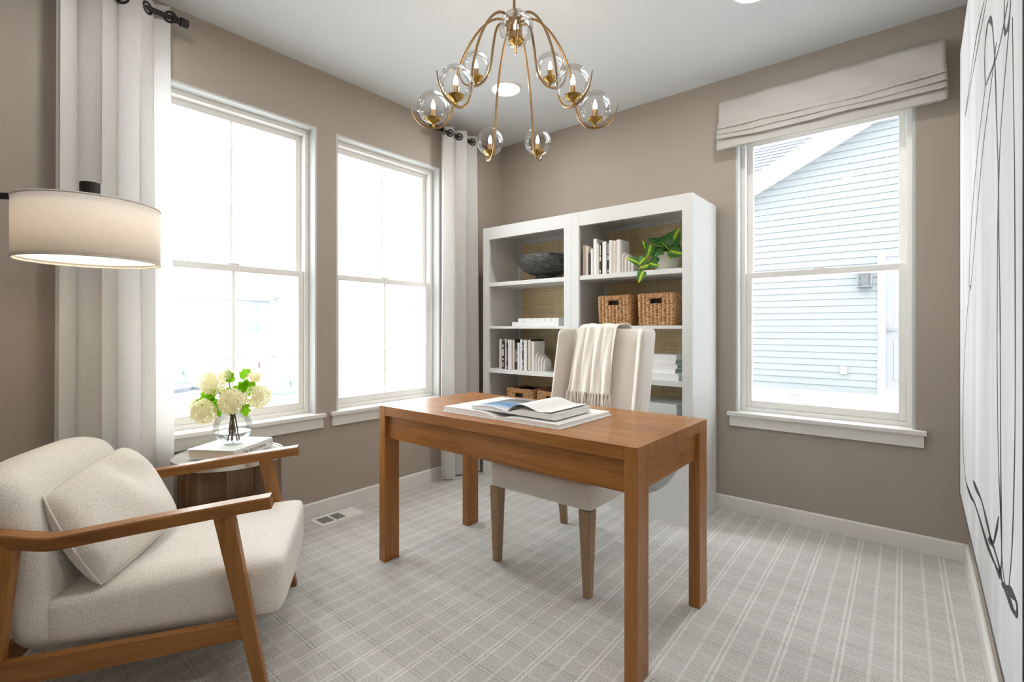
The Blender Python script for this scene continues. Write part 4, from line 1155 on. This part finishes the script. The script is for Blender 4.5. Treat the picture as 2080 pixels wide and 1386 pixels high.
obj('glass_body', lathe(NB(), prof, 40), m_vase, va, True, 80)
wprof = [(0, .008)]
for i in range(3, 13):
    a = -PI/2 + PI*i/30*1.03
    wprof.append(((vr-.004)*math.cos(a), .080+(vr-.004)*math.sin(a)))
wprof.append((0, wprof[-1][1]))
obj('water', lathe(NB(), wprof, 36), m_water, va, True, 30)

k = NT('cream_petal'); nz = k.noise(k.coord(), 60, 2)
c_ = k.mix(nz, srgb(250, 243, 206), srgb(255, 252, 234)); d = k.n('ShaderNodeBsdfDiffuse'); k.l(c_, d.inputs[0]); t_ = k.n('ShaderNodeBsdfTranslucent'); k.l(c_, t_.inputs[0]); ms = k.n('ShaderNodeMixShader'); ms.inputs[0].default_value = .6
k.l(d.outputs[0], ms.inputs[1]); k.l(t_.outputs[0], ms.inputs[2]); k.l(ms.outputs[0], k.out.inputs[0]); m_petal = k.m
k = NT('bright_leaf'); nz = k.noise(k.coord(), 50, 3)
c_ = k.mix(nz, srgb(84, 150, 20), srgb(150, 205, 40)); d = k.n('ShaderNodeBsdfDiffuse'); k.l(c_, d.inputs[0]); t_ = k.n('ShaderNodeBsdfTranslucent'); k.l(c_, t_.inputs[0]); ms = k.n('ShaderNodeMixShader'); ms.inputs[0].default_value = .5
k.l(d.outputs[0], ms.inputs[1]); k.l(t_.outputs[0], ms.inputs[2]); k.l(ms.outputs[0], k.out.inputs[0]); m_vleaf = k.m
def blossom(r, seed):
    rn = random.Random(seed); bm = NB()
    n = 70
    bmesh.ops.create_icosphere(bm, subdivisions=2, radius=r*.5)
    for i in range(n):
        z = 1-2*(i+.5)/n; a = i*2.399963+rn.uniform(-.2, .2); s_ = math.sqrt(1-z*z)
        N_ = Vector((s_*math.cos(a), s_*math.sin(a), z)); c0 = N_*r*rn.uniform(.84, 1.0)
        q = N_.to_track_quat('Z', 'Y').to_matrix().to_4x4(); M_ = Matrix.Translation(c0) @ q @ Matrix.Rotation(rn.uniform(0, 6), 4, 'Z')
        pr = r*rn.uniform(.30, .40)
        cv = bm.verts.new(M_ @ Vector((0, 0, 0)))
        for p_ in range(5):
            b = 2*PI*p_/5; u = Vector((math.cos(b), math.sin(b), 0)); w2 = Vector((-math.sin(b), math.cos(b), 0)); up_ = Vector((0, 0, pr*rn.uniform(.0, .45)))
            v1 = bm.verts.new(M_ @ (u*pr*.55+w2*pr*.33+up_*.5)); v2 = bm.verts.new(M_ @ (u*pr+up_)); v3 = bm.verts.new(M_ @ (u*pr*.55-w2*pr*.33+up_*.5))
            bm.faces.new((cv, v1, v2, v3))
    return bm
def vleaf_mesh(L):
    bm = NB(); c0 = bm.verts.new((0, 0, 0))
    out = [(.0, 0), (.20, .10), (.42, .18), (.40, .32), (.30, .40), (.46, .55), (.40, .68), (.24, .70), (.22, .86), (.10, .92), (0, 1.05)]
    cen = [bm.verts.new((0, L*t_, -.10*L*t_*t_)) for t_ in (.25, .5, .75)]
    for s_ in (-1, 1):
        vs = [bm.verts.new((s_*a*L*.8, b*L, .10*a*L-.12*L*b*b)) for a, b in out[1:]]
        chain = [c0]+cen
        for i in range(len(vs)-1):
            ci = chain[min(3, int(i*.36))]; ck = chain[min(3, int((i+1)*.36))]
            bm.faces.new((ci, vs[i], vs[i+1])) if s_ > 0 else bm.faces.new((ci, vs[i+1], vs[i]))
            if ck is not ci:
                bm.faces.new((ci, vs[i+1], ck)) if s_ > 0 else bm.faces.new((ci, ck, vs[i+1]))
    me = bpy.data.meshes.new('leaf'); bm.to_mesh(me); bm.free(); me.materials.append(m_vleaf)
    for p in me.polygons: p.use_smooth = True
    return me
vl = vleaf_mesh(.078)
RV = Vector((.770, .638, 0)); FV = Vector((-.638, .770, 0))     # rightwards / away as seen from the desk side
def vp(a, b, c_): return RV*a + FV*b + Vector((0, 0, c_))
FL = [((-.098, .0, .290), .058, 'cream snowball bloom stem at upper left of the vase', .030), ((-.115, -.04, .160), .056, 'lowest large cream bloom drooping left of the vase', .012), ((-.190, .03, .178), .036, 'small cream bloom farthest left', .0), ((.022, -.05, .208), .058, 'large cream bloom front and centre above the vase', .0), ((.112, .02, .222), .055, 'large cream bloom at right of the bouquet', -.01), ((.075, .05, .312), .034, 'small pale bloom at upper right of the bouquet', -.02), ((-.055, .05, .325), .030, 'small pale bloom at the top of the bouquet', .02)]
vc = Vector((VX, VY, VZ))
FLV = [[((444, 796), (414, 801), 0), ((452, 818), (466, 790), 0)], [((440, 811), (400, 817), 0), ((449, 812), (453, 842), -.02), ((428, 812), (446, 820), 0)], [], [((468, 804), (482, 788), -.01), ((503, 818), (508, 842), -.02)], [((476, 800), (500, 780), .02), ((484, 782), (520, 796), .02)], [((480, 770), (500, 754), .04)], [((464, 780), (457, 757), .04)]]
for i, (pp, r_, lb, off) in enumerate(FL):
    t = thing('flower_stem', lb, 'flower', tuple(vc), 0, 'snowball flowers in the glass vase')
    tip = vp(*pp); b0 = vp(-.035+.012*i if i % 2 else .03-.008*i, .012*((i % 3)-1), .014)
    n0 = vp(.0+.004*(i-3), .004*((i*2) % 3-1), .150)
    pts = [b0.lerp(n0, q/5) for q in range(5)] + [n0.lerp(n0+Vector((0, 0, .03)), q/6).lerp((n0+Vector((0, 0, .03))).lerp(tip, q/6), q/6) for q in range(7)]
    obj('stem', tube(NB(), pts, .0032, 6), m_stemb, t, True)
    obj('blossom', blossom(r_, i), m_petal, t, True, 80, loc=tuple(tip))
    for (ba, ti, dp) in FLV[i]:
        p0 = vp((ba[0]-475)/421, dp, (901-ba[1])/421); p1 = vp((ti[0]-475)/421, dp-.01, (901-ti[1])/421)
        d_ = (p1-p0); L = d_.length; d_.normalize(); n_ = -FV+Vector((0, 0, .3)); n_ = (n_-d_*n_.dot(d_)).normalized(); x_ = d_.cross(n_)
        M_ = Matrix((x_, d_, n_)).transposed().to_4x4() @ Matrix.Rotation(rnd.uniform(-.5, .5), 4, 'Y')
        o = bpy.data.objects.new('leaf', vl); C.objects.link(o); o.parent = t; o.location = p0; o.rotation_euler = M_.to_euler(); f_ = L/.078*1.15; o.scale = (f_, f_, f_)
        obj('leaf_stalk', tube(NB(), [n0+Vector((0, 0, .015)), n0.lerp(p0, .5)+Vector((0, 0, .012)), p0], .0012, 5), m_stemg, t, True)
    for (lp, az, pi_) in ():
        o = bpy.data.objects.new('leaf', vl); C.objects.link(o); o.parent = t; o.location = vp(*lp)
        o.rotation_euler = (Matrix.Rotation(R(az)+R(39.6), 4, 'Z') @ Matrix.Rotation(R(pi_), 4, 'X') @ Matrix.Rotation(R(rnd.uniform(-30, 30)), 4, 'Y')).to_euler()
        lpv = vp(*lp); obj('leaf_stalk', tube(NB(), [n0+Vector((0, 0, .015)), n0.lerp(lpv, .5)+Vector((0, 0, .012)), lpv], .0012, 5), m_stemg, t, True)

# ------------------------------------------------------------------ floor lamp
LXc, LYc, LR = .560, -2.893, .203
lz0, lz1 = 1.388, 1.590
fl = thing('floor_lamp', 'arc floor lamp with wide cream drum shade above the armchair', 'lamp', (LXc, LYc, 0))
def sh(rr):
    bm = NB(); lathe(bm, [(rr, lz0), (rr, lz1)], 64); return bm
so = obj('lamp_shade', sh(LR), m_lampshade, fl, True, 60); solid(so, .003)
for zz in (lz0, lz1): obj('shade_trim', tube(NB(), [(LR*math.cos(2*PI*q/64), LR*math.sin(2*PI*q/64), zz) for q in range(64)], .0035, 6, True), m_lampshade, fl, True)
obj('diffuser', lathe(NB(), [(0, lz0+.010), (LR-.004, lz0+.010), (LR-.004, lz0+.013), (0, lz0+.013)], 48), m_diffuser, fl, True, 30)
obj('cap', lathe(NB(), [(0, lz1-.03), (.031, lz1-.03), (.031, lz1+.078), (.029, lz1+.080), (0, lz1+.080)], 32), m_black, fl, True)
sp3 = NB()
for q in range(3): tube(sp3, [(.03*math.cos(q*2.094), .03*math.sin(q*2.094), lz1-.012), (LR*math.cos(q*2.094), LR*math.sin(q*2.094), lz1-.004)], .0025, 6)
obj('shade_spider', sp3, m_black, fl, True)
obj('added_reflector', lathe(NB(), [(.032, lz1-.022), (LR-.004, lz1-.022), (LR-.004, lz1-.019), (.032, lz1-.019)], 48), m_coverw, fl, True, 30)  # unseen disc added inside the shade to turn the lamp's light downwards
obj('lamp_bulb', lathe(NB(), [(0, lz1-.12), (.022, lz1-.11), (.03, lz1-.09), (.022, lz1-.065), (.013, lz1-.05), (.013, lz1-.03), (0, lz1-.03)], 20), m_lampbulb, fl, True)
px, py = -.24, -.46     # pole foot relative to the shade
armp = [(0, 0, lz1+.008)]
for q in range(1, 9):
    t_ = q/8; armp.append((px*t_*.92, py*t_*.92, lz1+.008 + .006*math.sin(PI*t_) - .035*t_**3))
armp += [(px*.99, py*.99, lz1-.06), (px, py, lz1-.14), (px, py, .03)]
obj('arm_and_pole', tube(NB(), armp, .0115, 12), m_black, fl, True)
obj('base', lathe(NB(), [(0, 0), (.15, 0), (.15, .018), (.145, .022), (.02, .026), (0, .026)], 48, (px, py, 0)), m_black, fl, True)

# ------------------------------------------------------------------ wall art
AX, AY0, AY1, AZ0, AZ1 = 2.980, -2.14, -.41, .43, 2.345
art = thing('wall_art', 'large abstract canvas of looping black ink lines on right wall', 'painting', (WX, (AY0+AY1)/2, (AZ0+AZ1)/2)); ac_ = ((AY0+AY1)/2, (AZ0+AZ1)/2)
ya, yb, za, zb = AY0-ac_[0], AY1-ac_[0], AZ0-ac_[1], AZ1-ac_[1]; xd = AX-WX
obj('canvas', B(xd, -.002, ya+.012, yb-.012, za+.012, zb-.012, .002), m_canvas, art)
for nm, q in (('frame_bar', (ya, ya+.010, za, zb)), ('frame_bar', (yb-.010, yb, za, zb)), ('frame_bar', (ya+.010, yb-.010, za, za+.010)), ('frame_bar', (ya+.010, yb-.010, zb-.010, zb))):
    obj(nm, B(xd-.001, -.002, *q, .001), m_canvas_edge, art)
STROKES = [
('thin', [(-1.544, 1.99), (-1.249, 1.983), (-1.058, 1.975), (-0.744, 1.959), (-0.981, 1.996), (-1.222, 2.033), (-1.486, 2.02)]),
('bold', [(-1.512, 1.779), (-1.493, 1.865), (-1.525, 1.903), (-1.575, 1.915), (-1.622, 1.902), (-1.676, 1.861), (-1.727, 1.76), (-1.761, 1.614), (-1.793, 1.484), (-1.798, 1.376), (-1.82, 1.24), (-1.829, 1.115)]),
('bold', [(-1.987, 1.763), (-1.974, 1.742), (-1.946, 1.732), (-1.909, 1.739), (-1.894, 1.758), (-1.897, 1.809)]),
('thin', [(-1.97, 1.729), (-1.85, 1.585), (-1.807, 1.481), (-1.784, 1.378), (-1.771, 1.108)]),
('thin', [(-1.499, 1.783), (-1.737, 1.756), (-1.837, 1.756), (-1.953, 1.781)]),
('thin', [(-1.512, 1.779), (-1.291, 1.679), (-1.058, 1.513), (-0.947, 1.323), (-0.992, 1.294), (-1.058, 1.315), (-1.409, 1.611), (-1.644, 1.73), (-1.761, 1.785)]),
('thin', [(-0.992, 1.294), (-0.845, 1.200), (-0.738, 1.080)]),
('bold', [(-0.738, 1.090), (-0.630, 0.89), (-0.602, 0.693), (-0.759, 0.582), (-1.0, 0.581), (-1.197, 0.602), (-1.533, 0.601), (-1.725, 0.614), (-1.816, 0.625), (-1.849, 0.665), (-1.849, 0.731), (-1.837, 0.86), (-1.828, 1.116)]),
('bold', [(-1.113, 0.656), (-1.224, 0.661), (-1.399, 0.671), (-1.533, 0.657), (-1.675, 0.646), (-1.749, 0.694), (-1.803, 0.745)]),
('bold', [(-1.581, 0.623), (-1.675, 0.643), (-1.794, 0.64), (-1.869, 0.625)]),
('thin', [(-1.771, 1.112), (-1.79, 0.903), (-1.833, 0.757), (-1.865, 0.666), (-1.907, 0.638)]),
('thin', [(-2.010, 1.72), (-2.035, 1.45), (-2.046, 1.121), (-2.04, 0.947), (-2.01, 0.764), (-1.964, 0.658)]),
('bold', [(-1.853, 0.619), (-1.922, 0.639), (-1.99, 0.658), (-2.046, 0.668), (-2.069, 0.66), (-2.046, 0.642), (-1.99, 0.635), (-1.933, 0.629), (-1.896, 0.628)]),
]
def crom(path, per=8):
    out = []
    for i in range(len(path)-1):
        p0 = path[max(i-1, 0)]; p1 = path[i]; p2 = path[i+1]; p3 = path[min(i+2, len(path)-1)]
        for q in range(per):
            t_ = q/per; out.append(tuple(.5*((2*p1[j])+(-p0[j]+p2[j])*t_+(2*p0[j]-5*p1[j]+4*p2[j]-p3[j])*t_*t_+(-p0[j]+3*p1[j]-3*p2[j]+p3[j])*t_**3) for j in range(2)))
    out.append(path[-1]); return out
for kd, path in STROKES:
    P = [Vector((a-ac_[0], b-ac_[1])) for a, b in crom(path)]; bm = NB(); prev = None; n = len(P)
    for i, p in enumerate(P):
        t_ = (P[min(i+1, n-1)]-P[max(i-1, 0)]); t_ = t_.normalized() if t_.length > 1e-6 else Vector((1, 0)); nn = Vector((-t_.y, t_.x))
        hw = (.0036 if kd == 'thin' else .0078)*(1+.35*math.sin(i*.37+len(P)))*min(1, .35+min(i, n-1-i)*.2)
        r_ = [bm.verts.new((x, p.x+nn.x*s_*hw, p.y+nn.y*s_*hw)) for s_, x in ((-1, xd), (-.6, xd-.0008), (.6, xd-.0008), (1, xd))]
        if prev:
            for j in range(3): bm.faces.new((prev[j], prev[j+1], r_[j+1], r_[j]))
        prev = r_
    obj('ink_stroke', bm, m_ink, art, True)

# ------------------------------------------------------------------ floor vent
fv = thing('floor_vent', 'white metal floor register beside the baseboard', 'vent', (.110, -1.653, 0))
f = B(-.075, -.050, -.143, .143, 0, .006, .001); box(f, .050, .075, -.143, .143, 0, .006, .001)
for a, b in ((-.143, -.118), (-.044, -.032), (.032, .044), (.118, .143)): box(f, -.05, .05, a, b, 0, .006, .0008)
obj('frame', f, m_vinyl, fv); obj('duct_shadow', B(-.05, .05, -.118, .118, .0, .001), m_coverk, fv)
for (a, b) in ((-.118, -.044), (-.032, .032), (.044, .118)):
    opn = a < .04; n_ = 7 if opn else 9
    for q in range(n_):
        xx = -.043+.086*q/(n_-1)
        obj('louver', B(-.0030 if opn else -.0056, .0030 if opn else .0056, a, b, -.0006, .0006, 0, 2, Matrix.Translation((xx, 0, .0035)) @ Matrix.Rotation(R(-50 if opn else 5), 4, 'Y')), m_vinyl, fv)

# text on the side table book spine (spine is on local -y of the book, upright letters along the spine)
MT = Matrix(((1, 0, 0, 0), (0, 0, -1, 0), (0, 1, 0, 0), (0, 0, 0, 1)))
for nm, tx, sz, xx in (('title_print', 'The Art of Home', .024, .0), ('author_print', 'Y', .018, .125)):
    text_obj(nm, tx, sz, m_printg, tbk, Matrix.Translation((xx, -.235/2-.0012, .022)) @ MT)
print('objects', len(bpy.data.objects))
